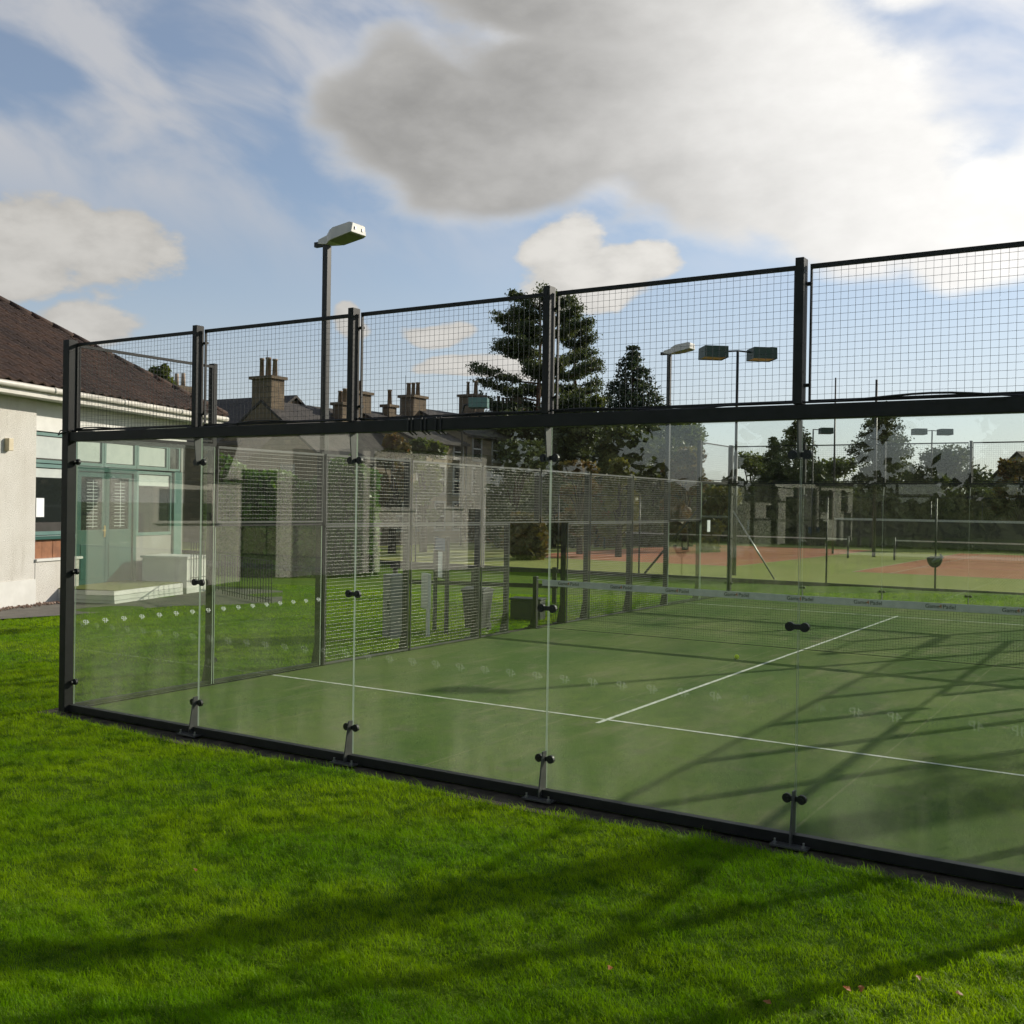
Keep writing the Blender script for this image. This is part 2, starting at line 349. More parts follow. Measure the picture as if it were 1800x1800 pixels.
# ------------------------------------------------------------------ builders
class MB:
    def __init__(self): self.v = []; self.f = []; self.mi = []
    def quad(self, *p, mi=0):
        k = len(self.v); self.v += [tuple(map(float, a)) for a in p]; self.f.append(tuple(range(k, k+len(p)))); self.mi.append(mi)
    poly = quad
    def box(self, x0, x1, y0, y1, z0, z1, mi=0):
        k = len(self.v)
        self.v += [(x, y, z) for z in (z0, z1) for y in (y0, y1) for x in (x0, x1)]
        for f in ((0, 2, 3, 1), (4, 5, 7, 6), (0, 1, 5, 4), (2, 6, 7, 3), (0, 4, 6, 2), (1, 3, 7, 5)):
            self.f.append(tuple(k+i for i in f)); self.mi.append(mi)
        return self
    def prism(self, pts, ax, a0, a1, mi=0):        # extrude a 2-D outline along axis ax
        k = len(self.v); n = len(pts)
        for a in (a0, a1):
            for p in pts:
                q = list(p); q.insert(ax, a); self.v.append(tuple(map(float, q)))
        self.f.append(tuple(range(k, k+n))); self.f.append(tuple(range(k+2*n-1, k+n-1, -1)))
        self.mi += [mi, mi]
        for i in range(n):
            j = (i+1) % n; self.f.append((k+i, k+n+i, k+n+j, k+j)); self.mi.append(mi)
        return self
    def tube(self, pts, rad, n=8, cap=True, mi=0):
        pts = [Vector(p) for p in pts]
        if not hasattr(rad, '__len__'): rad = [rad]*len(pts)
        k = len(self.v); prev = None
        for i, p in enumerate(pts):
            d = (pts[min(i+1, len(pts)-1)]-pts[max(i-1, 0)]).normalized()
            if prev is None:
                u = d.cross(Vector((0, 0, 1)) if abs(d.z) < .9 else Vector((1, 0, 0))).normalized()
            else:
                u = (prev - d*prev.dot(d)).normalized()
            prev = u; w = d.cross(u)
            for j in range(n):
                a = 2*math.pi*j/n; self.v.append(tuple(p+(u*math.cos(a)+w*math.sin(a))*rad[i]))
        for i in range(len(pts)-1):
            for j in range(n):
                jj = (j+1) % n; self.f.append((k+i*n+j, k+i*n+jj, k+(i+1)*n+jj, k+(i+1)*n+j)); self.mi.append(mi)
        if cap:
            self.f.append(tuple(k+j for j in range(n-1, -1, -1))); e = k+(len(pts)-1)*n
            self.f.append(tuple(e+j for j in range(n))); self.mi += [mi, mi]
        return self
    def bar(self, p0, p1, w, h=None, up=(0, 0, 1)):
        h = h or w; p0 = Vector(p0); p1 = Vector(p1); d = (p1-p0).normalized(); up = Vector(up)
        if abs(d.dot(up)) > .95: up = Vector((1, 0, 0))
        u = d.cross(up).normalized(); t = u.cross(d)
        k = len(self.v)
        for p in (p0, p1):
            for a, b in ((-1, -1), (1, -1), (1, 1), (-1, 1)): self.v.append(tuple(p+u*a*w/2+t*b*h/2))
        for f in ((0, 1, 2, 3), (7, 6, 5, 4), (0, 4, 5, 1), (1, 5, 6, 2), (2, 6, 7, 3), (3, 7, 4, 0)):
            self.f.append(tuple(k+i for i in f)); self.mi.append(0)
        return self
    def mesh(self, name, mats, smooth=False):
        me = bpy.data.meshes.new(name); me.from_pydata(self.v, [], self.f)
        for m_ in (mats if isinstance(mats, (list, tuple)) else [mats]): me.materials.append(m_)
        if any(self.mi): me.polygons.foreach_set('material_index', self.mi)
        if smooth: me.polygons.foreach_set('use_smooth', [True]*len(me.polygons))
        me.update(); return me
    def build(self, name, mats, parent=None, smooth=False, kind=None, label=None, bevel=0):
        o = bpy.data.objects.new(name, self.mesh(name, mats, smooth)); C.objects.link(o)
        if parent is not None: o.parent = parent
        if kind: o['kind'] = kind
        if label: o['label'] = label
        if bevel:
            b = o.modifiers.new('bevel', 'BEVEL'); b.width = bevel; b.segments = 2; b.limit_method = 'ANGLE'
        return o
def inst(name, me, parent=None, loc=(0, 0, 0), rot=(0, 0, 0), scale=None, kind=None):
    o = bpy.data.objects.new(name, me); C.objects.link(o); o.location = loc; o.rotation_euler = rot
    if scale: o.scale = scale
    if parent is not None: o.parent = parent
    if kind: o['kind'] = kind
    return o
def thing(name, label, cat, loc=(0, 0, 0), rz=0, group=None):
    o = bpy.data.objects.new(name, None); C.objects.link(o); o.location = loc; o.rotation_euler = (0, 0, rz)
    o.empty_display_size = .2
    return tag(o, label, cat, group)
def tag(o, label, cat, group=None):
    o['label'] = label; o['category'] = cat
    if group: o['group'] = group
    return o
def np_mesh(name, V, F, mats, parent=None, kind=None):
    me = bpy.data.meshes.new(name); V = np.ascontiguousarray(V, np.float32); F = np.ascontiguousarray(F, np.int32)
    me.vertices.add(len(V)); me.vertices.foreach_set('co', V.ravel())
    k = F.shape[1]; me.loops.add(F.size); me.loops.foreach_set('vertex_index', F.ravel())
    me.polygons.add(len(F)); me.polygons.foreach_set('loop_start', np.arange(0, F.size, k, dtype=np.int32))
    me.materials.append(mats); me.update(calc_edges=True); me.validate()
    o = bpy.data.objects.new(name, me); C.objects.link(o)
    if parent is not None: o.parent = parent
    if kind: o['kind'] = kind
    return o
def wires(name, segs, r, material, parent=None, kind='stuff'):
    r = np.broadcast_to(np.asarray(r, float), (len(segs),))[:, None]; segs = np.asarray(segs, float); a, b = segs[:, 0], segs[:, 1]; d = b-a; d /= np.linalg.norm(d, axis=1)[:, None]
    up = np.where(np.abs(d[:, 2:3]) > .9, [[1., 0, 0]], [[0, 0, 1.]])
    u = np.cross(d, up); u /= np.linalg.norm(u, axis=1)[:, None]; w = np.cross(d, u)
    V = []
    for p in (a, b):
        for k in range(4):
            t = math.pi/2*k+.785; V.append(p+(u*math.cos(t)+w*math.sin(t))*r)
    V = np.stack(V, 1); n = len(segs); F = []
    base = (np.arange(n)*8)[:, None]
    for k in range(4):
        j = (k+1) % 4; F.append(base+np.array([[k, j, 4+j, 4+k]]))
    return np_mesh(name, V.reshape(-1, 3), np.concatenate(F), material, parent, kind)
def text_mesh(s, size, name, material, bold=0.0):
    cu = bpy.data.curves.new(name, 'FONT'); cu.body = s; cu.size = size; cu.align_x = 'CENTER'; cu.align_y = 'CENTER'
    cu.offset = bold; cu.resolution_u = 2
    o = bpy.data.objects.new(name, cu); C.objects.link(o); bpy.context.view_layer.update()
    me = bpy.data.meshes.new_from_object(o.evaluated_get(bpy.context.evaluated_depsgraph_get()))
    bpy.data.objects.remove(o); bpy.data.curves.remove(cu)
    me.materials.clear(); me.materials.append(material); me.name = name
    return me
rnd = random.Random(7); rng = np.random.default_rng(11)
def sstep(x, a, b):
    t = np.clip((np.asarray(x, float)-a)/(b-a), 0, 1); return t*t*(3-2*t)

# ------------------------------------------------------------------ the ground
def gz(x, y):
    x = np.asarray(x, float); y = np.asarray(y, float)
    z = -.012 + .64*sstep(-y, 3.0, 7.6)*sstep(x, -14, -2)+.45*sstep(-y, 6, 12)*sstep(-x, 2, 14)
    z = z - .22*sstep(-x, -3, 6)*sstep(y, 13, 20)*(1-sstep(y, 26.2, 26.6))
    z = z + .018*np.sin(x*1.7+1)*np.cos(y*1.3) + sstep(-y, .3, 1.5)*(.016*np.sin(x*4.1+2*np.sin(y*2.3))*np.sin(y*3.7+.5+1.5*np.sin(x*1.9)) + .015*np.sin(x*9.3+2*np.sin(y*5.1))*np.sin(y*10.7+2*np.sin(x*4.3)))
    inside = (x > -.24) & (x < 10.24) & (y > -.30) & (y < 20.24)
    z = np.where(inside, -.12, z)
    z = np.where(y > 26.35, -.10, z)
    return z
def ground():
    xs = np.unique(np.concatenate([np.linspace(-900, -60, 15), np.linspace(-60, -16, 45), np.arange(-16, -2, .4), np.arange(-2, 13.01, .11), np.linspace(13.2, 60, 28), np.linspace(60, 900, 15)]))
    ys = np.unique(np.concatenate([np.linspace(-400, -40, 10), np.linspace(-40, -12, 20), np.arange(-12, -7, .25), np.arange(-7, 0, .10), np.arange(0, 27.01, .4), np.linspace(27, 80, 20), np.linspace(80, 1500, 15)]))
    X, Y = np.meshgrid(xs, ys); V = np.stack([X, Y, gz(X, Y)], -1).reshape(-1, 3)
    nx, ny = len(xs), len(ys); i = np.arange(ny-1)[:, None]*nx+np.arange(nx-1)[None]
    F = np.stack([i, i+1, i+nx+1, i+nx], -1).reshape(-1, 4)
    o = np_mesh('ground', V, F, LAWN, None, 'structure')
    o.data.polygons.foreach_set('use_smooth', [True]*len(o.data.polygons))
ground()

b = MB().box(-.06, 10.06, -.02, 20.02, -.3, 0)
court = b.build('court_surface', TURF, None, kind='structure')
for (x0, x1, y0, y1) in ((0.02, 9.98, 3.0, 3.05), (0.02, 9.98, 16.95, 17.0), (4.975, 5.025, 2.8, 3.0), (4.975, 5.025, 3.05, 16.95), (4.975, 5.025, 17.0, 17.2)):
    bb = MB(); bb.quad((x0, y0, .004), (x1, y0, .004), (x1, y1, .004), (x0, y1, .004)); bb.build('line_marking', LINE, court)
# concrete edge beam round the court
e = MB()
e.box(-.30, 10.30, -.36, -.021, -.3, -.020); e.box(-.30, 10.30, 20.021, 20.32, -.3, -.012)
e.box(-.30, -.061, -.02, 20.02, -.3, -.014); e.box(10.061, 10.30, -.02, 20.02, -.3, -.014)
e.build('concrete_edging', CONC, None, kind='structure')

tg = MB(); tg.box(-45, 60, 26.5, 62, -.4, 0); tg.build('tennis_surround', TENG, None, kind='structure')
for x0 in (-15.92, -.27):
    t = MB(); t.quad((x0, 33.86, .004), (x0+10.97, 33.86, .004), (x0+10.97, 57.63, .004), (x0, 57.63, .004))
    tc = t.build('tennis_court', TENR, None, kind='structure')
    for (a0, a1, b0, b1) in ((0, 10.97, 0, .08), (0, 10.97, 23.69, 23.77), (0, .05, .08, 23.69), (10.92, 10.97, .08, 23.69), (1.37, 1.42, .08, 23.69), (9.55, 9.6, .08, 23.69),
                             (1.42, 9.55, 5.48, 5.53), (1.42, 9.55, 18.24, 18.29), (5.46, 5.51, 5.53, 18.24)):
        l = MB(); l.quad((x0+a0, 33.86+b0, .008), (x0+a1, 33.86+b0, .008), (x0+a1, 33.86+b1, .008), (x0+a0, 33.86+b1, .008)); l.build('line_marking', LINED, tc)
k = MB(); k.box(-45, 60, 26.38, 26.5, -.5, .03); k.build('kerb', BOARD, None, kind='structure')

# ------------------------------------------------------------------ padel court walls
def clamp_mesh(pair=True):
    b = MB(); xs = (-.052, .052) if pair else (.0,)
    for x in xs:
        for (y0, y1, r) in ((-.030, -.006, .033), (-.036, -.030, .014)):
            b.tube([(x, y0, 0), (x, y1, 0)], r, 14)
    if pair: b.box(-.05, .05, -.026, -.007, -.017, .017)
    else: b.tube([(0, -.07, 0), (0, -.03, 0)], .014, 8)
    return b.mesh('glass_clamp', RUBBER)
CLAMP, CLAMP1 = clamp_mesh(), clamp_mesh(False)
def bolt_mesh():
    b = MB(); b.tube([(0, 0, 0), (0, 0, .012)], .016, 6); b.tube([(0, 0, .012), (0, 0, .035)], .008, 8); return b.mesh('bolt', STEEL)
BOLT = bolt_mesh()
def foot_mesh():
    b = MB(); b.prism([(-.012, 0.0), (-.115, 0.0), (-.115, .06), (-.062, .37), (-.012, .37)], 0, -.006, .006); return b.mesh('bracket', BRKT)
FOOT = foot_mesh()
def plate_mesh():
    b = MB(); b.box(-.13, .13, -.16, -.04, 0, .012); return b.mesh('base_plate', BRKT)
PLATE = plate_mesh()
LOGO = text_mesh('4P', .080, 'logo', DECAL, .0); LOGOF = text_mesh('4P', .095, 'faint_logo', BACKLIT, .0)

def grid_segs(x0, x1, z0, z1, pitch=.05, y=0.0):
    n = max(1, round((x1-x0)/pitch)); mz = max(1, round((z1-z0)/pitch)); s = []
    for i in range(1, n): x = x0+(x1-x0)*i/n; s.append(((x, y, z0), (x, y, z1)))
    for i in range(1, mz): z = z0+(z1-z0)*i/mz; s.append(((x0, y+.004, z), (x1, y+.004, z)))
    return s
def mesh_panel(par, x0, x1, z0, z1, y=0.0, fr=.030, sides=True, lit=False):
    sg_ = grid_segs(x0+.01, x1-.01, z0+.01, z1-.01, .05, y)
    rr_ = np.array([(.0009 if q_[0][0] == q_[1][0] else .0022) if lit else .0014 for q_ in sg_])
    p = wires('mesh_panel', sg_, rr_, WIRE_LIT if lit else WIRE, par)
    b = MB()
    b.box(x0, x1, y-.012, y+.018, z1-fr, z1); b.box(x0, x1, y-.010, y+.014, z0, z0+.022)
    if sides:
        b.box(x0, x0+.012, y-.010, y+.014, z0+.022, z1-fr); b.box(x1-.012, x1, y-.010, y+.014, z0+.022, z1-fr)
    b.build('panel_frame', FRAME_LIT if lit else BLACK, p)
    return p
def pane(par, x0, x1, z0, z1):
    b = MB(); k = len(b.v); b.box(x0+.005, x1-.005, -.006, .006, z0, z1)
    b.mi = [1, 1, 0, 0, 1, 1]
    return b.build('glass_pane', [GLASS, EDGE], par)

def end_wall(label, loc, rz, logos, cable):
    w = thing('glass_end_wall', label, 'glass wall', loc, rz)
    # local frame: x along the wall 0..10, -y outwards, z up
    for i in range(6):
        x = 2*i
        if i in (0, 5):
            b = MB(); b.box(x-.05 if i == 0 else x-.05, x+.05, -.13, -.02, 0, 4.03); p = b.build('post', BLACK, w, bevel=.004)
            for z in (.32, 1.52, 2.71): inst('glass_clamp', CLAMP1, w, (x+(.085 if i == 0 else -.085), -.004, z))
        else:
            b = MB(); b.box(x-.03, x+.03, -.115, -.018, 3.032, 4.035); p = b.build('post', BLACK, w, bevel=.004)
            for dz in (3.16, 3.86):
                MB().box(x-.055, x+.055, -.014, .02, dz, dz+.022).build('mesh_clip', BLACK, p)
            MB().prism([(-.012, 2.66), (-.07, 2.66), (-.10, 2.928), (-.012, 2.928)], 0, x-.006, x+.006).build('hanger_plate', BRKT, w)
            f = inst('bracket', FOOT, w, (x, 0, 0)); pl = inst('base_plate', PLATE, f)
            for dx in (-.1, .1): inst('bolt', BOLT, f, (dx, -.13, .012))
            for z in (.31, 1.50, 2.69): inst('glass_clamp', CLAMP, w, (x, -.006, z))
    MB().box(.05, 9.95, -.11, -.012, 2.93, 3.03).build('beam', BLACK, w, bevel=.004)
    rb = MB(); rb.box(.05, 9.95, -.075, -.008, 0.0, .075); rb.build('bottom_rail', BLACK, w, bevel=.003)
    for i in range(5):
        g = pane(w, 2*i+(.03 if i == 0 else 0), 2*i+2-(.03 if i == 4 else 0), .02, 2.985)
        mesh_panel(w, 2*i+.05, 2*i+1.95, 3.045, 4.0, -.02)
        if logos:
            for kx in range(8):
                inst('logo', LOGOF, g, (2*i+.15+.25*kx, .0085, .945), (R(90), 0, R(180)))
    if cable:
        pts = [(x, -.06+.02*math.sin(x*1.9), 3.045+.022*max(0, math.sin(x*2.3+.6))+.012*math.sin(x*5.1)) for x in np.arange(.1, 9.95, .12)]
        MB().tube(pts, .008, 6).build('cable', RUBBER, w, True)
        for dx in (.66, .70, .80, .84, .95, 1.0):
            MB().tube([(4+dx, -.116, 3.04), (4+dx, -.116, 2.93), (4+dx, -.05, 2.906), (4+dx+.005, -.05, 2.90)], .009, 6).build('cable_tie', RUBBER, w)
        MB().tube([(-.06, -.07, 3.06), (-.12, -.10, 3.05), (-.10, -.14, 3.0), (-.03, -.15, 3.02), (.1, -.10, 3.05)], .007, 6).build('cable', RUBBER, w, True)
    return w
end_wall('near glass end wall with black posts and wire mesh along its top', (0, 0, 0), 0, True, True)
end_wall('far glass end wall behind the padel net, black beam across the trees', (10, 20, 0), math.pi, False, False)

def side_wall(label, x, flip):
    # local frame: x along the wall (0..20 = world y), -y outwards
    w = thing('mesh_side_wall', label, 'mesh fence', (x, 0, 0), 0)
    if not flip: w.matrix_world = Matrix(((0, 1, 0, x), (1, 0, 0, 0), (0, 0, 1, 0), (0, 0, 0, 1)))     # world x = local y
    else: w.matrix_world = Matrix(((0, -1, 0, x), (1, 0, 0, 0), (0, 0, 1, 0), (0, 0, 0, 1)))
    def post(y, h, z0=0.0, wd=.06):
        p = MB().box(y-wd/2, y+wd/2, -.115, -.018, z0, h).build('post', BLACK, w, bevel=.004)
        if z0 == 0:
            MB().prism([(-.116, .0), (-.20, .0), (-.19, .05), (-.116, .42)], 0, y-.006, y+.006).build('gusset', BLACK, p)
            MB().box(y-.09, y+.09, -.24, -.02, 0, .012).build('base_plate', POLE, p)
        return p
    for y in (2, 18): post(y, 4.03)
    for y in (4, 6, 8, 12, 14, 16): post(y, 3.03)
    post(10, 3.03, 2.0)
    for y in (8.95, 11.05): post(y, 2.02, 0, .05)
    def logos(g, a, bb):
        for kx in range(8):
            inst('logo', LOGO, g, (a+.16+.25*kx, .0085, .945), (R(90), 0, R(180) if not flip else R(180)))
    for (a, bb) in ((0, 2), (18, 20)):
        g = pane(w, a+.02, bb-.01, .02, 2.985)
        if a == 0: logos(g, a, bb)
        mesh_panel(w, a+.05, bb-.05, 3.045, 4.0, -.02); MB().box(a+.05, bb-.03, -.10, -.012, 2.945, 3.025).build('rail', BLACK, w)
        for z in (.31, 1.5, 2.69): inst('glass_clamp', CLAMP, w, (2 if a == 0 else 18, -.006, z))
    for (a, bb) in ((2, 4), (16, 18)):
        g = pane(w, a+.01, bb-.03, .02, 1.985)
        if a == 2: logos(g, a, bb)
        MB().box(a+.03, bb-.03, -.055, -.012, 1.992, 2.03).build('rail', BLACK, w)
        mesh_panel(w, a+.03, bb-.03, 2.035, 3.0, lit=True)
    for (a, bb) in ((4, 6), (6, 8), (12, 14), (14, 16)):
        mesh_panel(w, a+.03, bb-.03, .02, 1.99, lit=True); mesh_panel(w, a+.03, bb-.03, 2.0, 3.0, lit=True)
    for (a, bb) in ((8, 8.95), (11.05, 12)): mesh_panel(w, a+.03, bb-.03, .02, 1.99, lit=True)
    for (a, bb) in ((8, 10), (10, 12)): mesh_panel(w, a+.03, bb-.03, 2.0, 3.0, lit=True)
    for (a, bb) in ((0, 4), (16, 20)): MB().box(a+.05, bb-.05, -.075, -.008, 0, .06).build('bottom_rail', BLACK, w)
    return w
side_wall('left side wall of steel mesh panels with the open doorway beside the net', 0, False)
side_wall('right side wall of steel mesh panels, casting the diagonal shadows on the turf', 10, True)
n = MB(); n.box(-.003, -.001, 18.42, 18.62, 1.72, 2.02)
nt = n.build('paper_notice', PAPER); nt.location = (.012, 0, 0); tag(nt, 'white paper notice stuck on the far corner glass', 'notice')

# ------------------------------------------------------------------ padel net
nw = thing('padel_net', 'padel net with a printed pale tape across the court', 'net', (0, 10, 0))
def sag(x): return .90+.02*abs(x-5)/5
segs = []
zs = np.linspace(.03, .80, 20)
xs = np.arange(.12, 9.92, .042)
for i, x in enumerate(xs):
    segs.append(((x, 0, .03), (x, 0, sag(x)-.1)))
for j, z in enumerate(zs):
    for a in range(10): segs.append(((.1+.98*a, .002, z), (.1+.98*(a+1), .002, z)))
wires('netting', segs, .0016, NETB, nw)
t = MB()
for s_ in (-1, 1):
    pts = [(x, sag(x)) for x in np.linspace(.08, 9.92, 21)]
    for (xa, za), (xb, zb) in zip(pts[:-1], pts[1:]):
        t.quad((xa, s_*.012, za-.105), (xb, s_*.012, zb-.105), (xb, s_*.006, zb), (xa, s_*.006, za))
tape = t.build('tape', TAPE, nw)
MB().tube([(x, 0, sag(x)+.002) for x in np.linspace(-.05, 10.05, 21)], .008, 6).build('headcord', TAPE, nw)
MB().tube([(x, 0, .03) for x in (-.02, 10.02)], .006, 6).build('footcord', NETB, nw)
for k_ in range(9):
    x = .65+1.085*k_
    for s_, dx, mt in (('Game', -.122, INKD), ('4', -.004, INKR), ('Padel', .124, INKD)):
        if x+dx < 9.8:
            key = 'tape_'+s_
            me = bpy.data.meshes.get(key) or text_mesh(s_, .088, key, mt, .001)
            inst('lettering', me, tape, (x+dx, -.0135, sag(x)-.045), (R(90), 0, 0))
for x, s_ in ((-.07, -1), (10.07, 1)):
    p = MB().box(x-.04, x+.04, -.04, .04, 0, .98).build('net_post', BLACK, nw, bevel=.005)
    MB().prism([(x, .02), (x+s_*.0, .02), (x-.0, .35)], 1, -.02, .02) if False else None
    q = MB(); q.prism([(x-.04, .012), (x-.16, .012), (x-.11, .07), (x-.055, .40), (x-.04, .40)], 1, -.012, .012)
    q.box(x-.18, x+.10, -.09, .09, 0, .012); q.build('foot', BLACK, p)

ball = MB()
for i in range(9):
    th0 = math.pi*i/9
for i in range(10): pass
bpts = [(0, 0, .0335*math.cos(math.pi*i/10)) for i in range(11)]
ball.tube([(0, 0, -.0335*math.cos(math.pi*i/12)) for i in range(13)], [max(.0335*math.sin(math.pi*i/12), .0006) for i in range(13)], 16)
bo = ball.build('tennis_ball', BALL, None, True); bo.location = (4.49, 8.43, .0335+.002); bo.scale = (1.1, 1.1, 1.1)
tag(bo, 'yellow tennis ball lying on the turf before the net', 'ball')

# ------------------------------------------------------------------ padel floodlights on the side posts
def padel_light(x, y, inward, label):
    t = thing('floodlight_mast', label, 'floodlight', (x, y, 0), 0 if inward > 0 else math.pi, 'padel court floodlights')
    # local +x is over the court
    MB().box(-.045, .045, -.045, .045, 0, 5.96).build('pole', POLE, t, bevel=.006)
    MB().box(-.22, -.02, -.03, .03, 5.96, 6.03).build('arm', POLE, t)
    h = MB()
    o_ = [(-.16, .17), (.08, .17), (.22, .245), (.62, .245), (.66, .20), (.66, .10), (.12, .04), (-.02, .0), (-.14, .06)]
    # housing: wide at the lamp end, narrow at the spigot; raised towards the court
    secs = [(-.16, .05, .06, .14), (.04, .07, .02, .19), (.16, .16, .035, .25), (.24, .19, .05, .28), (.60, .20, .12, .33), (.66, .185, .14, .31)]
    k = 0; vv = []
    for (xx, hw, zb, zt) in secs:
        vv += [(xx, -hw, zb), (xx, hw, zb), (xx, hw*.82, zt), (xx, -hw*.82, zt)]
    h.v = vv
    for s_ in range(len(secs)-1):
        for j in range(4):
            a = s_*4+j; b2 = s_*4+(j+1) % 4; h.f.append((a, b2, b2+4, a+4)); h.mi.append(0)
    h.f += [(3, 2, 1, 0), tuple(4*(len(secs)-1)+j for j in range(4))]; h.mi += [0, 0]
    hd = h.build('lamp_head', LAMPW, t, bevel=.008); hd.location = (0, 0, 5.95); hd.scale = (.88, .88, .78)
    l = MB(); l.quad((.20, -.17, .040), (.62, -.18, .118), (.62, .18, .118), (.20, .17, .040)); l.v = [(a, b3, c-.004) for a, b3, c in l.v]
    l.build('lens', LAMPG, hd)
    for s_ in (-.09, .09): MB().box(.655, .672, s_-.012, s_+.012, .2, .25).build('latch', STEEL, hd)
    return t
padel_light(-.09, 4.09, 1, 'grey lamp mast rising above the near left mesh corner')
padel_light(-.09, 16.09, 1, 'slim lamp mast beside the twin green floodlights, farther left')
padel_light(10.09, 4.09, -1, 'lamp mast on the near right side wall, out of sight')
padel_light(10.09, 16.09, -1, 'lamp mast on the far right side wall, casting the head shadow')

# ------------------------------------------------------------------ clubhouse
ANG = math.atan2(.95, -.31)
cl = thing('clubhouse', 'white roughcast clubhouse with brown tiled roof and green double doors', 'building', (-10.55, 5.81, 0), ANG)
def part(name, mt, par, *boxes, bevel=0, label=None):
    b = MB()
    for x in boxes: b.box(*x)
    return b.build(name, mt, par, bevel=bevel, label=label)
part('wall', ROUGH, cl, (-9, 1.05, 0, 9, -.4, 4.46))
part('plinth', WHITEP, cl, (-9, 1.052, -.035, 0, -.4, .55))
part('wall', WHITEP, cl, (1.05, 7.25, .08, 9, 3.80, 4.46))
part('wall', STONE2, cl, (7.02, 7.12, .10, 9, -.3, 3.80))
part('wall', ROUGH, cl, (1.052, 2.56, -.01, .4, -.4, .93), bevel=.01)
part('coping', WHITEP, cl, (1.052, 2.64, -.05, .42, .93, .985))
for i in range(4): part('plank', TIMBER, cl, (1.06+.365*i, 1.06+.365*(i+1)-.012, .11+.004*(i % 2), .16, .985, 1.40))
part('sill', GREEND, cl, (1.05, 2.54, .02, .16, 1.40, 1.49), bevel=.012)
part('interior', DARKIN, cl, (1.06, 7.02, .62, 1.2, .3, 3.80))
def window(s0, s1, z0, z1, fw=.07, y=.12, frame=GREENF, blind=None):
    b = MB()
    b.box(s0, s1, y, y+.09, z1-fw, z1); b.box(s0, s1, y, y+.09, z0, z0+fw)
    b.box(s0, s0+fw, y-.002, y+.088, z0+fw, z1-fw); b.box(s1-fw, s1, y-.002, y+.088, z0+fw, z1-fw)
    f = b.build('window', frame, cl)
    part('pane', PANE, f, (s0+fw, s1-fw, y+.05, y+.06, z0+fw, z1-fw))
    if blind: part('blind', BLIND, f, (s0+fw+.02, s1-fw-.02, y+.038, y+.046, z1-fw-blind, z1-fw-.02))
    return f
w1 = window(1.06, 2.54, 1.50, 3.08, .08, blind=.22)
part('notice', PAPER, w1, (1.26, 1.52, .145, .15, 1.9, 2.32))
part('shelf', DARKIN, w1, (1.15, 2.2, .14, .165, 1.58, 1.78))
window(1.06, 2.54, 3.10, 3.78, .07, blind=.50)
window(2.56, 3.62, 3.10, 3.78, .07, blind=.50); window(3.64, 4.98, 3.10, 3.78, .08, blind=.50)
window(5.0, 6.42, 3.10, 3.78, .08, blind=.50); window(6.44, 7.0, 3.10, 3.78, .06)
window(5.0, 6.62, 1.40, 3.06, .08, blind=.3)
part('green_post', GREENF, cl, (6.64, 7.0, .06, .2, .3, 3.08))
part('panel', STONE2, cl, (4.98, 6.62, .12, .3, -.2, 1.385))
part('door_frame', GREEND, cl, (2.56, 2.66, .10, .22, .28, 3.085), (4.84, 4.97, .10, .22, .28, 3.085), (2.66, 4.84, .10, .22, 2.97, 3.085))
for s0, s1, hs in ((2.67, 3.745, 3.64), (3.755, 4.83, None)):
    b = MB()
    b.box(s0, s1, .14, .185, .29, 1.58); b.box(s0, s1, .14, .185, 2.84, 2.96)
    b.box(s0, s0+.14, .14, .185, 1.58, 2.84); b.box(s1-.14, s1, .14, .185, 1.58, 2.84)
    d = b.build('door', GREEND, cl, bevel=.004)
    part('pane', PANE, d, (s0+.14, s1-.14, .16, .168, 1.58, 2.84))
    b = MB()
    for kk in range(14): b.box(s0+.36, s1-.30, .150, .155, 1.66+.08*kk, 1.672+.08*kk)
    b.box((s0+s1)/2+.06, (s0+s1)/2+.075, .149, .154, 1.62, 2.78)
    b.build('blind', BLIND, d)  # pale ladder of bars painting the mesh reflection on the door pane
    part('panel', GREEND, d, (s0+.12, s1-.12, .128, .139, .42, 1.24), bevel=.006)
    if hs: part('handle', BRASS, d, (hs+.04, hs+.085, .12, .138, 1.40, 1.68), (hs-.05, hs+.075, .09, .11, 1.55, 1.575), (hs+.05, hs+.075, .10, .121, 1.55, 1.575), bevel=.004)
part('wall_lamp', CREAM, cl, (.06, .20, -.12, 0, 3.30, 3.56), bevel=.01)
# soffit, fascia, gutter, roof
part('soffit', WHITEP, cl, (-9.4, 8.15, -.46, .05, 4.462, 4.50), (7.26, 8.15, .05, 9, 4.462, 4.50))
part('fascia', GUTTER, cl, (-9.4, 8.2, -.49, -.461, 4.45, 4.66), (8.151, 8.2, -.46, 9, 4.45, 4.66))
MB().tube([(-9.4, -.555, 4.63), (8.30, -.555, 4.63)], .065, 10).build('gutter', GUTTER, cl, True)
MB().tube([(8.27, -.55, 4.63), (8.27, 9, 4.63)], .065, 10).build('gutter', GUTTER, cl, True)
for s_ in (.9, 3.4, 5.9): MB().tube([(s_-.05, -.555, 4.63), (s_+.05, -.555, 4.63)], .074, 10).build('gutter_joint', GUTTER, cl, True)
HT = .63; S1, Y0, Z0 = 8.30, -.56, 4.70
rb = MB(); Lr = 5.2
rb.quad((-9.5, Y0, Z0), (S1, Y0, Z0), (S1-Lr, Y0+Lr, Z0+Lr*HT), (-9.5, Y0+Lr, Z0+Lr*HT))
rb.quad((S1, Y0, Z0), (S1, Y0+2*Lr, Z0), (S1-Lr, Y0+Lr, Z0+Lr*HT))
rb.quad((S1, Y0+2*Lr, Z0), (-9.5, Y0+2*Lr, Z0), (-9.5, Y0+Lr, Z0+Lr*HT), (S1-Lr, Y0+Lr, Z0+Lr*HT))
roof = rb.build('roof', RTILE, cl)
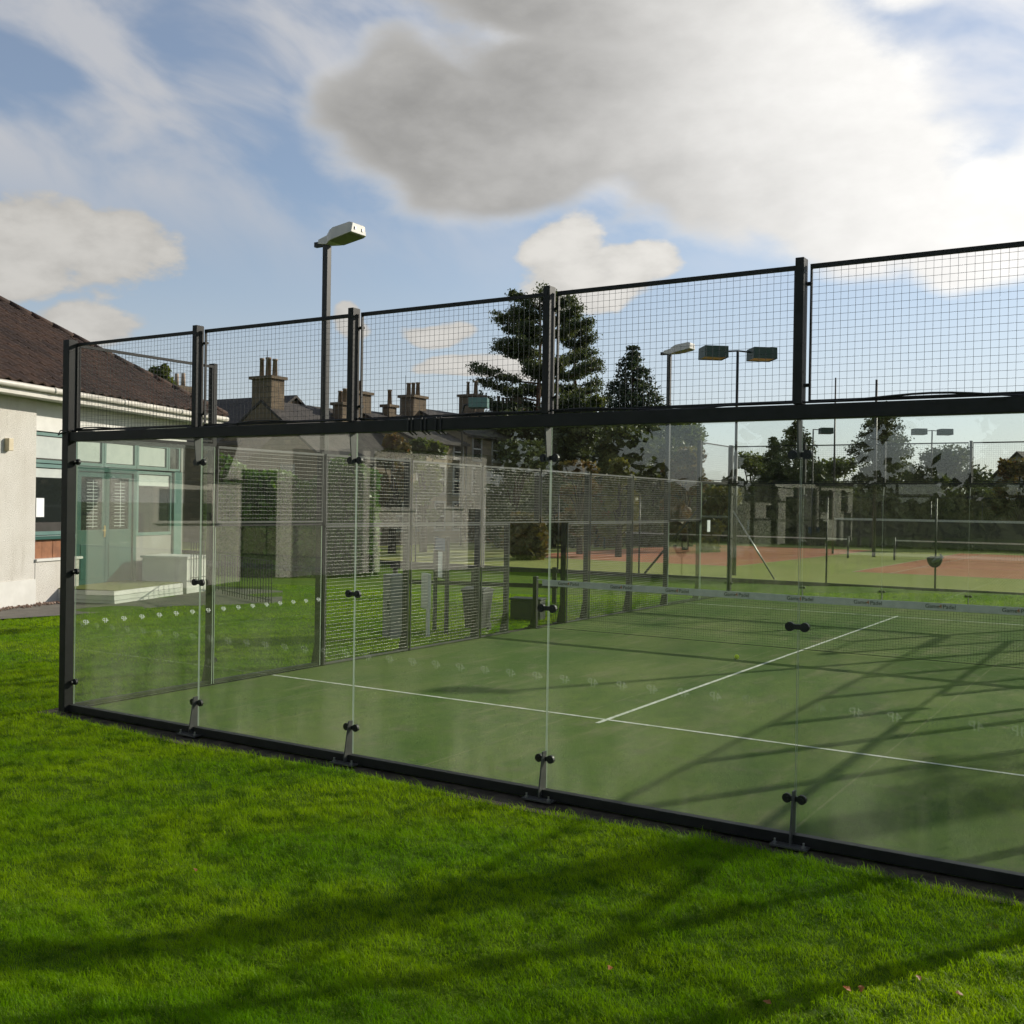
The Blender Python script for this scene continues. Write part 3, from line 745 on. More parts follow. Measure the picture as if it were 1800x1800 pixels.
def tile_mesh():
    b = MB(); n_ = 6; w_ = .335; pr = [(-w_/2+w_*i/n_, .028*math.cos(2*math.pi*i/n_)*(1 if i < n_ else 1)) for i in range(n_+1)]
    for i in range(n_):
        (xa, za), (xb, zb) = pr[i], pr[i+1]
        b.quad((xa, 0, za+.045), (xb, 0, zb+.045), (xb, .43, zb+.012), (xa, .43, za+.012))
        b.quad((xa, 0, za+.012), (xb, 0, zb+.012), (xb, 0, zb+.045), (xa, 0, za+.045))
    return b.mesh('roof_tile', RTILE)
TILE = tile_mesh(); pitch_a = math.atan(HT); nt_ = 0
extra = []
for i in range(15):
    dh = .37*math.cos(pitch_a)*i
    if dh > Lr-.2: break
    s_ = S1-.2-dh
    while s_ > -1.6:
        loc = (s_, Y0-.03+dh+rnd.uniform(-.008, .008), Z0+dh*HT+.005)
        if nt_ < 300: inst('roof_tile', TILE, roof, loc, (pitch_a, 0, rnd.uniform(-.01, .01))); nt_ += 1
        s_ -= .34
# far-left run of tiles joined
tb = MB()
for i in range(15):
    dh = .37*math.cos(pitch_a)*i
    if dh > Lr-.2: break
    for j in range(23):
        s_ = -1.75-.34*j-(0.11*i % .34); y_ = Y0-.03+dh; z_ = Z0+dh*HT+.03
        tb.box(s_-.165, s_+.165, y_, y_+.02, z_-.02, z_+.03)
tb.build('tile_courses', RTILE, roof, kind='stuff')
for i in range(15):
    t0, t1 = .36*i, .36*(i+1)+.04
    if t1 > Lr+.1: break
    MB().tube([(S1-t0-.03, Y0+t0+.03, Z0+t0*HT+.05), (S1-t1, Y0+t1, Z0+t1*HT+.065)], [.105, .085], 8).build('hip_tile', RTILE, roof, True)

# porch and rails in the clubhouse's own frame
def cpt(s, off, z=0):                                # off = metres out from the facade
    c, sn = math.cos(ANG), math.sin(ANG)
    return (-10.55+s*c+off*sn, 5.81+s*sn-off*c, z)
po = thing('porch_deck', 'low white boarded porch step before the green doors', 'porch', (-10.55, 5.81, 0), ANG)
for i in range(3):
    z0 = -.04+.108*i
    part('board', WHITEP, po, (1.82, 4.62, -1.46+.006*i, -1.40, z0, z0+.100)); part('board', WHITEP, po, (1.82-.006*i, 1.88, -1.399, .0, z0, z0+.100)); part('board', WHITEP, po, (4.56, 4.62, -1.399, -.0, z0, z0+.100))
part('matting', DECKG, po, (1.83, 4.61, -1.45, .11, .286, .30))
wl = thing('low_wall', 'low white wall with coping right of the porch', 'wall', (-10.55, 5.81, 0), ANG)
part('wall', WHITEP, wl, (4.80, 5.75, -1.45, -.2, -.3, .86)); part('coping', WHITEP, wl, (4.76, 5.79, -1.49, -.16, .86, .92))
def railing(label, a, b_, h, n_, z=0.0):
    t = thing('railing', label, 'railing', a)
    d = np.array(b_)-np.array(a)
    for hh in (h, .12):
        MB().bar((0, 0, hh), (d[0], d[1], hh+d[2]), .035, .014).build('rail', BLACK, t)
    bm = MB().bar((0, 0, .0), (0, 0, h), .014).mesh('bar', BLACK)
    for i in range(n_):
        f = i/(n_-1); inst('bar', bm, t, (d[0]*f, d[1]*f, d[2]*f))
    return t
railing('black rail along the top of the white porch wall', cpt(4.70, 1.62, .28), cpt(5.55, 1.62, .28), 1.0, 8)
railing('black rail running down beside the porch steps', cpt(5.62, 1.62, .02), cpt(6.35, 1.62, -.05), .95, 6)
railing('black railing on the lawn behind the side glass', (-9.9, 11.3, -.02), (-7.06, 10.12, -.02), 1.0, 20)
# path and gravel
pb = MB()
edge = [(-9.2, -2), (-8.9, 3), (-8.79, 4.7), (-8.45, 6.2), (-8.4, 8.6), (-7.6, 9.6), (-7.2, 10.6), (-9.5, 13.0)]
inner = [cpt(-9, -.2), cpt(-4, -.2), cpt(-1, -.2), cpt(1, -.2), cpt(3, -.2), cpt(4.6, -.2), cpt(6, -.2), cpt(7.6, -.2)]
for i in range(len(edge)-1):
    pb.quad((*edge[i], -.002), (*edge[i+1], -.002), (*inner[i+1][:2], -.002), (*inner[i][:2], -.002))
pth = pb.build('path', ASPH, None, kind='structure')
gv = MB()
for i in range(420):
    s_, o_ = rnd.uniform(-3, 2.5), rnd.uniform(.05, .38); r_ = rnd.uniform(.02, .045); c = cpt(s_, o_, rnd.uniform(.0, .03))
    k0 = len(gv.v)
    for (dx, dy, dz) in ((1, 0, 0), (-1, 0, 0), (0, 1, 0), (0, -1, 0), (0, 0, .7), (0, 0, -.7)):
        gv.v.append((c[0]+dx*r_*rnd.uniform(.7, 1.2), c[1]+dy*r_*rnd.uniform(.7, 1.2), c[2]+dz*r_))
    for f in ((0, 2, 4), (2, 1, 4), (1, 3, 4), (3, 0, 4), (2, 0, 5), (1, 2, 5), (3, 1, 5), (0, 3, 5)): gv.f.append(tuple(k0+j for j in f)); gv.mi.append(0)
g_ = gv.build('gravel', PEBB, None, kind='stuff'); tag(g_, 'reddish pebbles along the foot of the clubhouse wall', 'gravel')

# ------------------------------------------------------------------ foliage helpers
def leaves(name, blobs, n, size, material, parent, shell=.5, flat=.5, fuzz=1.15):
    B = np.asarray(blobs, float); wgt = (B[:, 3]*B[:, 4]*B[:, 5])**(2/3); wgt /= wgt.sum()
    i = rng.choice(len(B), n, p=wgt); d = rng.normal(size=(n, 3)); d /= np.linalg.norm(d, axis=1)[:, None]
    r = rng.random(n)**shell*rng.uniform(.7, fuzz, n)
    P = B[i, :3]+d*r[:, None]*B[i, 3:6]
    a = rng.normal(size=(n, 3)); a[:, 2] *= flat; a /= np.linalg.norm(a, axis=1)[:, None]
    c = np.cross(a, rng.normal(size=(n, 3))); c /= np.linalg.norm(c, axis=1)[:, None]
    s = (size*rng.uniform(.5, 1.35, n))[:, None]
    V = np.stack([P-a*s*.6, P+c*s*.45, P+a*s*.8, P-c*s*.45], 1).reshape(-1, 3)
    F = np.arange(4*n).reshape(n, 4)
    return np_mesh(name, V, F, material, parent)
def trunk(par, h, r, bends=.03, lean=0, material=BARK, limbs=(), n=8):
    b = MB(); pts = []; rad = []
    for i in range(7):
        f = i/6; pts.append((rnd.uniform(-1, 1)*bends*h*f+lean*f*h, rnd.uniform(-1, 1)*bends*h*f, h*f)); rad.append(r*(1-.85*f)+.01)
    b.tube(pts, rad, n)
    for (p0, p1, p2, r0) in limbs: b.tube([p0, p1, p2], [r0, r0*.7, r0*.25], 6)
    return b.build('trunk', material, par, True)
def broad(label, u, vtop, D, hw, material, name='broadleaf_tree', n=5000, size=.32, group=None, seed=0, zb=None, shape=1.0, nb=16, low=.25):
    p = at(u, 895, D); h = at(u, vtop, D)[2]; r = hw*D/FPX
    t = thing(name, label, 'tree', (p[0], p[1], -.05), 0, group)
    lim = []; bl = []
    for k in range(nb):
        a = rnd.uniform(0, 6.283); f = rnd.uniform(low, 1); rr = r*math.sqrt(max(.05, 1-((f-.55)/.62)**2))*rnd.uniform(.35, .8)
        br = r*rnd.uniform(.28, .46)
        c = (math.cos(a)*rr, math.sin(a)*rr, min(h*f, h-br*.75)); bl.append((*c, br, br, br*.85*shape))
        lim.append(((0, 0, h*.3*f+.1*h), (c[0]*.5, c[1]*.5, c[2]*.8), c, .03*h*.3))
    bl.append((0, 0, h-r*.35, r*.4, r*.4, r*.38*shape))
    trunk(t, h*.85, .025*h+.05, .02, 0, BARK, lim)
    leaves('crown', bl, int(n*2.2), size*.62, material, t, .6, .5, 1.3)
    return t

# ------------------------------------------------------------------ trees
def pine(label, u, vtop, D, hw, tiers, seed, n=13000):
    r_ = random.Random(seed)
    p = at(u, 895, D); h = at(u, vtop, D)[2]; Rr = hw*D/FPX
    t = thing('pine_tree', label, 'tree', (p[0], p[1], -.05), 0, 'pines behind the court')
    lim = []; bl = []
    side = math.atan2(AX[0][1], AX[0][0])
    for k in range(tiers):
        f = .36+.58*k/(tiers-1)+r_.uniform(-.015, .015); z = h*f
        L = Rr*min(1.0, 1.30*(1.06-f)**.55+.08)
        for s_ in range(4):
            a = side+(k+s_)*math.pi+r_.uniform(-.5, .5) if s_ < 2 else r_.uniform(0, 6.283)
            l = L*(r_.uniform(.72, 1.08) if s_ < 2 else r_.uniform(.4, .75))
            z0 = z+r_.uniform(-.35, .35); rise = l*r_.uniform(-.02, .16)
            e = (math.cos(a)*l, math.sin(a)*l, z0+rise+.1*l); md = (e[0]*.5, e[1]*.5, z0+rise*.3-.06*l)
            lim.append(((0, 0, z0-.5), md, e, .10*(1.1-f)+.03))
            for q_ in (.38, .52, .64, .76, .88, 1.0):
                zz = z0-.5*(1-q_)+(rise+.1*l)*q_*q_
                for w_ in (-1, 0, 1):
                    if r_.random() < .12: continue
                    sp_ = l*.17*w_*r_.uniform(.5, 1.3); rr = r_.uniform(.30, .62)*(.75+.5*(1-f))
                    bl.append((e[0]*q_-math.sin(a)*sp_, e[1]*q_+math.cos(a)*sp_, zz+r_.uniform(-.12, .38), rr*1.2, rr*1.2, rr*r_.uniform(.45, .8)))
    bl += [(0, 0, h-.5, .5, .5, .6), (.45, 0, h-1.1, .6, .6, .5), (-.6, .2, h-1.5, .7, .6, .4), (.9, .1, h-1.9, .7, .6, .4), (-.2, 0, h-2.2, .8, .8, .5)]
    trunk(t, h*.97, .30, .010, 0, BARKR, lim)
    leaves('crown', bl, int(n*2.0), .125, PINE, t, .7, 1.8, 1.7)
    return t
pine('tall layered pine left of the spruce, its top above the mesh', 945, 500, 76, 126, 9, 3, 46000)
pine('shorter pine top just right of the third mesh post', 1008, 548, 80, 50, 7, 8, 15000)
def spruce(label, u, vtop, D, hw, seed, n=9000, material=SPRUCE, name='spruce_tree', ragged=.25, group='conifers behind the courts', pw=.9):
    r_ = random.Random(seed)
    p = at(u, 895, D); h = at(u, vtop, D)[2]; Rr = hw*D/FPX
    t = thing(name, label, 'tree', (p[0], p[1], -.05), 0, group)
    bl = []; lim = []
    for k in range(34):
        f = .10+.88*(k/33); z = h*f
        for s_ in range(7):
            a = r_.uniform(0, 6.283); l = Rr*(1-f)**pw*r_.uniform(1-ragged, 1+ragged)+.12
            lim.append(((0, 0, z+.1), (math.cos(a)*l*.5, math.sin(a)*l*.5, z-.03*l), (math.cos(a)*l, math.sin(a)*l, z-.22*l), .035))
            for q_ in (.35, .7, .95): bl.append((math.cos(a)*l*q_, math.sin(a)*l*q_, z-.2*l*q_, .16+l*.17, .16+l*.17, .12+l*.13))
    bl.append((0, 0, h-.25, .12, .12, .4))
    trunk(t, h*.98, .02*h, .004, 0, BARK, lim)
    leaves('crown', bl, int(n*3), .135, material, t, .7, 1.0, 1.5)
    return t
spruce('dark pointed spruce right of the pine, cone shaped', 1108, 602, 72, 128, 5, 24000, pw=.80)
spruce('broad pointed conifer behind the fourth near post', 1396, 738, 82, 88, 6, 10000, DARKL, pw=.75)
spruce('small pointed conifer left of the broad conifer', 1357, 766, 80, 44, 9, 4500, DARKL)
spruce('tall ragged cypress above the far beam near the dark round bush', 1548, 706, 84, 62, 12, 13000, DARKL, 'cypress_tree', .42, pw=.42)
broad('big round dark evergreen bush behind the far wall', 1668, 786, 80, 66, DARKL, 'evergreen_bush', 8000, .3, shape=1.0, nb=26, low=.2)
broad('brownish bush at the right edge before the grey gable', 1792, 806, 74, 42, AUTL, 'bush', 3500, .28)
broad('low grey green tree right of the far left corner post', 1318, 796, 86, 42, MIDL, n=3500)
broad('olive tree between the conifer and the cypress', 1470, 806, 88, 44, MIDL, n=3500)
broad('small shrub tree between cypress and round bush', 1618, 832, 86, 28, DARKL, n=2000)
broad('dark tree under the pine, beside the far chimney', 890, 722, 70, 62, DARKL, n=7000)
broad('dark leafy tree under the two pines', 985, 698, 72, 58, DARKL, n=7000)
broad('ragged tree with gaps between pine and spruce', 1046, 692, 74, 38, MIDL, n=2600)
broad('tall green tree right of the spruce under the beam', 1182, 735, 70, 62, MIDL, n=7500)
broad('dark dense tree between the two pine trunks, under the beam', 1000, 738, 66, 66, DARKL, n=8000)
broad('dark dense tree right of the spruce foot', 1150, 742, 64, 60, DARKL, n=8000)
broad('dark tree mass below the spruce', 1108, 752, 62, 75, DARKL, n=8000)
broad('dark green tree right of the terrace end under the beam', 905, 775, 52, 62, DARKL, n=6000)
broad('rusty autumn tree right of the spruce, above the side mesh', 1205, 786, 60, 44, AUTL, n=4500)
broad('yellowing shrub above the middle of the side mesh', 1088, 806, 50, 36, YELL, n=3200)
broad('rusty shrub above the side mesh near the third clamp', 1020, 812, 52, 38, AUTL, n=3200)
broad('low brown shrub beyond the doorway', 925, 900, 46, 42, AUTL, n=2500, low=.05)
broad('tree top showing over the clubhouse roof end', 285, 642, 48, 26, MIDL, n=1600)
broad('ochre climber covered tree before the stone terrace', 690, 762, 50, 40, AUTL, n=3600)
broad('olive shrub against the stone terrace', 745, 772, 52, 40, MIDL, n=3200)
broad('yellow green bush left of the far corner glass', 1262, 858, 58, 40, YELL, n=3500, low=.05)
for i, (u, v, D, hw, mt, lb) in enumerate(((1215, 842, 66, 50, MIDL, 'green bush behind the tallest far left mesh post'), (1130, 850, 64, 60, DARKL, 'dark bush behind the fifth mesh panel'),
                                            (1050, 852, 62, 60, AUTL, 'brown mixed bush behind the side wall mesh'), (975, 850, 60, 60, DARKL, 'dark bush behind the doorway lintel'), (905, 848, 58, 60, DARKL, 'dark ivy bush left of the doorway post'))):
    broad(lb, u, v, D, hw, mt, 'bush', 4200, .28, low=.05, nb=20)

def hedge(label, p0, p1, h, w, material, n, size=.2, rag=.12):
    p0 = np.array(p0, float); p1 = np.array(p1, float); L = np.linalg.norm(p1-p0); d = (p1-p0)/L; nr = np.array([-d[1], d[0]])
    t = thing('hedge', label, 'hedge', (p0[0], p0[1], -.2))
    a = rng.random(n)*L; hh = h*(1+rag*np.sin(a*1.3+1)*np.sin(a*.47)+rag*.5*np.sin(a*3.1))
    face = rng.random(n)
    y = np.where(face < .4, -w/2, np.where(face < .65, w/2, rng.uniform(-w/2, w/2, n)))+rng.normal(0, .06*w+.05, n)
    z = np.where(face < .65, rng.random(n)*hh, hh)+rng.normal(0, .08, n)
    P = np.stack([d[0]*a+nr[0]*y, d[1]*a+nr[1]*y, z], 1)
    u_ = rng.normal(size=(n, 3)); u_ /= np.linalg.norm(u_, axis=1)[:, None]; c = np.cross(u_, rng.normal(size=(n, 3))); c /= np.linalg.norm(c, axis=1)[:, None]
    s = (size*rng.uniform(.5, 1.3, n))[:, None]
    V = np.stack([P-u_*s*.6, P+c*s*.45, P+u_*s*.8, P-c*s*.45], 1).reshape(-1, 3)
    np_mesh('foliage', V, np.arange(4*n).reshape(n, 4), material, t)
    b = MB(); aa = np.linspace(0, L, 24)
    for i in range(23):
        for s_ in (-1, 1):
            q = [(d[0]*x+nr[0]*s_*w*.36, d[1]*x+nr[1]*s_*w*.36) for x in (aa[i], aa[i+1])]
            b.quad((*q[0], 0), (*q[1], 0), (*q[1], h*.9), (*q[0], h*.9))
    b.build('twigs', material, t)
    return t
A_, B_ = at(360, 900, 37)[:2], at(655, 900, 38)[:2]
hedge('tall ivy green hedge behind the clubhouse lawn', A_, B_, 3.5, 1.6, HEDGE, 26000, .17)
hedge('long dark hedge along the back of the tennis courts', (-40, 66), (45, 72), 4.0, 3, DARKL, 42000, .33, .16)
hedge('low brown hedge left of the tennis courts', (-34, 36), (-20, 60), 2.6, 2, AUTL, 12000, .28, .2)

for i, (x, y, h_, r_, lb) in enumerate(((-25, -16, 9, 5, 'broad dark tree beside the mirrored house, nearest the clubhouse'), (-27, -24, 11, 4.5, 'big dark tree behind the mirrored house, leftmost'), (-18, -31, 12, 5, 'tall dark tree behind the photographer, second from the mirrored house'), (-9, -30, 10, 4.5, 'dark tree behind the photographer, third in the row'),
                                           (-1, -32, 9, 4.5, 'dark round tree behind the photographer, fourth in the row'), (8, -33, 6.5, 4, 'lower dark tree straight behind the photographer'), (17, -32, 6, 4, 'lower dark tree behind the photographer to the right'))):
    t = thing('evergreen_tree', lb, 'tree', (x, y, .3), 0, 'trees behind the photographer'); bl = []
    for k in range(18):
        a = rnd.uniform(0, 6.283); rr = r_*rnd.uniform(.2, .7); bl.append((math.cos(a)*rr, math.sin(a)*rr, h_*rnd.uniform(.15, .85), r_*.42, r_*.42, r_*.40))
    trunk(t, h_*.8, .3, .01); leaves('crown', bl, 5000, .42, DARKL, t)
hedge('dark hedge along the lawn behind the photographer', (-30, -27), (34, -28), 3.2, 1.5, DARKL, 16000, .36, .2)
# tall half-bare tree out of frame on the right: its limbs throw the long shadows over the lawn
def bare_tree(label, x, y, h):
    t = thing('ash_tree', label, 'tree', (x, y, 0)); r_ = random.Random(21); b = MB(); tips = []
    def grow(p, d, l, r, lev):
        pts = [p]; q = p
        for i in range(3):
            d = (d+Vector((r_.uniform(-.16, .16), r_.uniform(-.16, .16), r_.uniform(-.03, .09)))).normalized(); q = q+d*l/3; pts.append(q)
        b.tube(pts, [r, r*.85, r*.7, r*.55], 6 if lev else 10)
        if lev >= 3: tips.append(q); return
        for k in range(2 if lev else 4):
            a = r_.uniform(0, 6.28); s = r_.uniform(.45, .9)
            nd = (d+Vector((math.cos(a)*s, math.sin(a)*s, r_.uniform(-.1, .3)))).normalized(); grow(pts[2 if k else 3], nd, l*r_.uniform(.6, .8), r*.52, lev+1)
    b.tube([(0, 0, -.1), (.05, .02, 4), (-.05, .05, 8), (0, 0, 12.2)], [.34, .30, .26, .20], 12)
    grow(Vector((0, 0, 12.1)), Vector((.0, .0, 1)), 3.0, .17, 0)
    b.tube([(0, 0, 5.6), (-.5, .1, 6.4), (-1.0, .1, 7.0)], [.09, .06, .03], 6)
    b.build('trunk', BARK, t, True)
    bl = [(*q, .9, .9, .6) for q in tips]+[(-.9, .1, 6.9, .75, .6, .4), (-.3, .3, 7.5, .6, .6, .35)]
    leaves('crown', bl, 2600, .16, YELL, t)
    return t
bare_tree('tall half bare tree right of the court, out of view', 17.7, 17.2, 15)

# ------------------------------------------------------------------ stone terrace with chimneys
XR = -31.1
tr_ = thing('stone_terrace', 'row of old stone houses with tall chimney stacks behind the hedge', 'house', (XR, 33.4, 0))
def terrace():
    ys = [0, 7.7, 13.2, 19.8, 27.0]; ridge = [7.75, 7.9, 8.5, 8.8]; hw = 4.2
    for i in range(4):
        y0, y1, rz = ys[i], ys[i+1]-.02, ridge[i]; ez = rz-(3.0 if i == 0 else 1.75)
        w = MB(); w.prism([(-hw, -.2), (hw, -.2), (hw, ez), (0, rz-.12), (-hw, ez)], 1, y0, y1); wall = w.build('wall', STONE if i else STONED, tr_)
        for s_ in (-1, 1):
            r_ = MB(); r_.v = [(0, y0-.05, rz), (0, y1+.05, rz), (s_*(hw+.25), y1+.05, ez-.1), (s_*(hw+.25), y0-.05, ez-.1), (0, y0-.05, rz-.15), (0, y1+.05, rz-.15), (s_*(hw+.25), y1+.05, ez-.25), (s_*(hw+.25), y0-.05, ez-.25)]
            r_.f = [(0, 1, 2, 3), (7, 6, 5, 4), (0, 3, 7, 4), (1, 5, 6, 2), (3, 2, 6, 7), (0, 4, 5, 1)]; r_.mi = [0]*6
            r_.build('roof', SLATE, tr_)
        # windows on the sunny face
        nwin = 3
        for f in range(nwin):
            yy = y0+(y1-y0)*(f+.5)/nwin
            for zz in (.9, 3.05, 5.2):
                zt = min(zz+1.5, ez-.3)
                if zt < zz+.6: continue
                b = MB(); fx = hw
                b.box(fx-.02, fx+.05, yy-.55, yy-.42, zz, zt); b.box(fx-.02, fx+.05, yy+.42, yy+.55, zz, zt); b.box(fx-.02, fx+.06, yy-.55, yy+.55, zz-.16, zz-.001); b.box(fx-.02, fx+.05, yy-.55, yy+.55, zt+.001, zt+.15)
                wn = b.build('window', STONE2, tr_)
                MB().box(fx-.01, fx+.015, yy-.419, yy+.419, zz, zt).build('pane', PANE, wn)
                MB().box(fx+.016, fx+.03, yy-.419, yy+.419, (zz+zt)/2-.03, (zz+zt)/2+.03).build('sash_bar', WHITEP, wn)
        MB().tube([(hw+.12, y1-.2, -.1), (hw+.12, y1-.2, ez)], .06, 6).build('downpipe', POLE, tr_, True)
    # gable windows facing the courts
    for xx in (2.0,):
        b = MB(); b.box(xx-.5, xx+.5, -.05, .0, 2.9, 3.0); b.box(xx-.5, xx-.38, -.04, 0, 3.0, 4.3); b.box(xx+.38, xx+.5, -.04, 0, 3.0, 4.3)
        wn = b.build('window', STONE2, tr_); MB().box(xx-.38, xx+.38, -.02, -.005, 3.0, 4.3).build('pane', PANE, wn)
    def stack(x, y, wx, wy, zb, zt, pots, ph, mt=STONED):
        b = MB(); b.box(x-wx/2, x+wx/2, y-wy/2, y+wy/2, zb, zt-.16); c = b.build('chimney', mt, tr_)
        MB().box(x-wx/2-.12, x+wx/2+.12, y-wy/2-.12, y+wy/2+.12, zt-.159, zt).build('cap', mt, c)
        MB().box(x-wx/2-.07, x+wx/2+.07, y-wy/2-.07, y+wy/2+.07, zb, zb+1.3).build('base', mt, c)
        for k in range(pots):
            px = x-wx/2+wx*(k+.5)/pots; hh = ph*rnd.uniform(.8, 1.1); r0 = rnd.uniform(.11, .15)
            MB().tube([(px, y, zt), (px, y, zt+hh*.9), (px, y, zt+hh*.9), (px, y, zt+hh)], [r0*1.15, r0*.9, r0*1.15, r0*1.1], 10).build('chimney_pot', POT, c, True)
    stack(0, .5, 1.45, .95, 5.9, 9.0, 3, 1.0)
    stack(1.1, 5.2, .7, .8, 6.0, 8.0, 2, .8)
    stack(0, 7.7, 1.2, 1.3, 5.9, 8.9, 2, .75)
    stack(.5, 10.2, .55, .7, 6.0, 8.35, 1, .9)
    stack(0, 13.2, 1.1, 1.3, 6.2, 9.2, 3, 1.0)
    stack(0, 19.8, 1.3, 1.2, 6.4, 9.9, 2, .9)
    stack(.4, 24, 2.2, 1.0, 6.4, 9.3, 6, .9)
    MB().tube([(1.1, 11, 8), (1.1, 11, 10.2)], .02, 5).build('aerial', POLE, tr_)
    MB().tube([(-.1, .5, 9), (-.1, .5, 10.4)], .02, 5).build('aerial', POLE, tr_)
terrace()
b2 = thing('back_house', 'dark roofed house left of the large chimney, behind the clubhouse', 'house', tuple(at(395, 900, 66)[:2])+(0,), 0)
w = MB(); w.prism([(-4, -.2), (4, -.2), (4, 5.6), (0, 8.3), (-4, 5.6)], 0, -9, 5.5); w.build('wall', STONED, b2)
for s_ in (-1, 1):
    r_ = MB(); r_.v = [(-9.2, 0, 8.45), (5.7, 0, 8.45), (5.7, s_*4.3, 5.5), (-9.2, s_*4.3, 5.5), (-9.2, 0, 8.3), (5.7, 0, 8.3), (5.7, s_*4.3, 5.35), (-9.2, s_*4.3, 5.35)]
    r_.f = [(0, 1, 2, 3), (7, 6, 5, 4), (0, 3, 7, 4), (1, 5, 6, 2), (3, 2, 6, 7), (0, 4, 5, 1)]; r_.mi = [0]*6; r_.build('roof', SLATE, b2)
c = MB().box(-4.6, -3.6, -.5, .5, 8.0, 9.4).build('chimney', STONED, b2)
for k in (-.3, .3): MB().tube([(-4.1+k, 0, 9.4), (-4.1+k, 0, 10.2)], [.14, .12], 10).build('chimney_pot', POT, c, True)
hz = thing('gable_house', 'pale grey gabled house at the right edge behind the hedge', 'house', tuple(at(1788, 900, 92)[:2])+(0,), R(-32))
w = MB(); w.prism([(-3.4, -.2), (3.4, -.2), (3.4, 4.2), (0, 7.0), (-3.4, 4.2)], 1, 0, 9); w.build('wall', STONE2, hz)
for s_ in (-1, 1):
    r_ = MB(); r_.v = [(0, -.2, 7.2), (0, 9.2, 7.2), (s_*3.8, 9.2, 4.1), (s_*3.8, -.2, 4.1), (0, -.2, 7.03), (0, 9.2, 7.03), (s_*3.8, 9.2, 3.93), (s_*3.8, -.2, 3.93)]
    r_.f = [(0, 1, 2, 3), (7, 6, 5, 4), (0, 3, 7, 4), (1, 5, 6, 2), (3, 2, 6, 7), (0, 4, 5, 1)]; r_.mi = [0]*6; r_.build('roof', SLATE, hz)
wx = MB().box(-.5, .5, -.03, .02, 2.6, 3.8).build('window', WHITEP, hz); MB().box(-.42, .42, -.04, -.031, 2.68, 3.72).build('pane', PANE, wx)

# neighbouring house behind the photographer, seen mirrored in the glass
nh = thing('mirrored_house', 'cream rendered house reflected in the glass left of the mesh panels', 'house', (-8.3, -9.0, 0), math.atan2(-8.7, 1.9))
# local frame: x along the facade, +y out of it
w = MB(); w.prism([(-1.75, -.2), (9.0, -.2), (9.0, 3.72), (4.5, 3.72), (3.6, 4.45), (2.7, 4.45), (2.03, 3.9), (.8, 2.87), (.2, 2.64), (-1.75, 2.75)], 1, -6, 0); w.build('wall', CREAMW, nh)
r_ = MB(); r_.quad((4.4, .12, 3.73), (9.2, .12, 3.73), (9.2, -3, 5.6), (4.4, -3, 5.6)); r_.quad((-1.9, .1, 2.76), (1.2, .1, 2.76), (2.5, -3, 5.0), (-1.9, -3, 5.0)); r_.build('roof', SLATE, nh)
part('panel', STONE2, nh, (2.52, 4.6, .001, .06, -.1, 3.6))  # darker panel standing in for the shaded stretch of this wall
def nwin(x0, x1, z0, z1, door=False):
    f = MB(); f.box(x0-.05, x0, -.02, .03, z0, z1); f.box(x1, x1+.05, -.02, .03, z0, z1); f.box(x0-.05, x1+.05, -.02, .03, z1, z1+.05)
    if not door: f.box(x0-.1, x1+.1, -.02, .09, z0-.06, z0)
    f = f.build('door' if door else 'window', CREAMW, nh); MB().box(x0, x1, -.02, .012, z0, z1).build('pane', PANE, f)
nwin(-.89, .40, 1.87, 2.56); nwin(1.13, 2.09, .45, 3.05, True); nwin(5.03, 6.19, 2.21, 3.48); nwin(7.48, 7.95, 2.27, 3.54); nwin(5.2, 5.9, .5, 1.7); nwin(8.3, 8.8, .5, 2.2, True)
MB().tube([(4.86, .08, .3), (4.86, .08, 3.7)], .05, 8).build('downpipe', POLE, nh, True)

# ------------------------------------------------------------------ tennis court furniture
def tennis_net(label, x0, x1, y):
    t = thing('tennis_net', label, 'tennis net', (x0, y, 0), 0, 'tennis nets on the red courts'); L = x1-x0
    s = [((x, 0, .02), (x, 0, .92)) for x in np.arange(.1, L, .12)]+[((0, 0, z), (L, 0, z)) for z in np.arange(.06, .92, .12)]
    wires('netting', s, .004, NETB, t)
    MB().box(.03, L-.03, -.012, .012, .90, .965).build('tape', TAPE, t)
    for x in (0, L): MB().tube([(x, 0, 0), (x, 0, 1.08)], .05, 10).build('post', POLE, t, True)
tennis_net('tennis net across the left red court, behind the doorway', -16.9, -3.5, 45.75)
tennis_net('tennis net across the right red court', -1.3, 11.9, 45.75)
fe = thing('chain_link_fence', 'tall chain link fence on the kerb before the tennis courts', 'fence', (0, 26.44, 0))
px_ = [.83+3.25*i for i in range(-7, 9)]
for x in px_: MB().tube([(x, 0, .03), (x, 0, 2.75)], .03, 8).build('post', POLE, fe, True)
segs = []
X0, X1, H = px_[0], px_[-1], 2.72
for x in np.arange(X0-H, X1, .085):
    a0, a1 = max(x, X0), min(x+H, X1)
    if a1 > a0:
        segs.append(((a0, 0, .05+a0-x), (a1, 0, .05+a1-x))); segs.append(((a0, .004, .05+H-(a0-x)), (a1, .004, .05+H-(a1-x))))
wires('chain_link', segs, .0016, POLE, fe)
MB().tube([(X0, 0, 2.74), (X1, 0, 2.74)], .012, 6).build('top_wire', POLE, fe)
br = MB(); br.tube([(-2.3, 26.5, 2.25), (-.86, 26.5, .05)], .028, 8); o_ = br.build('brace_pole', STEEL, None, True); tag(o_, 'bright slanting brace pole leaning on the fence', 'pole')
br = MB(); br.tube([(-3.2, 26.35, 2.6), (-5.4, 26.35, .05)], .04, 8); o_ = br.build('brace_pole', BLACK, None, True); tag(o_, 'dark slanting brace pole behind the side mesh', 'pole')
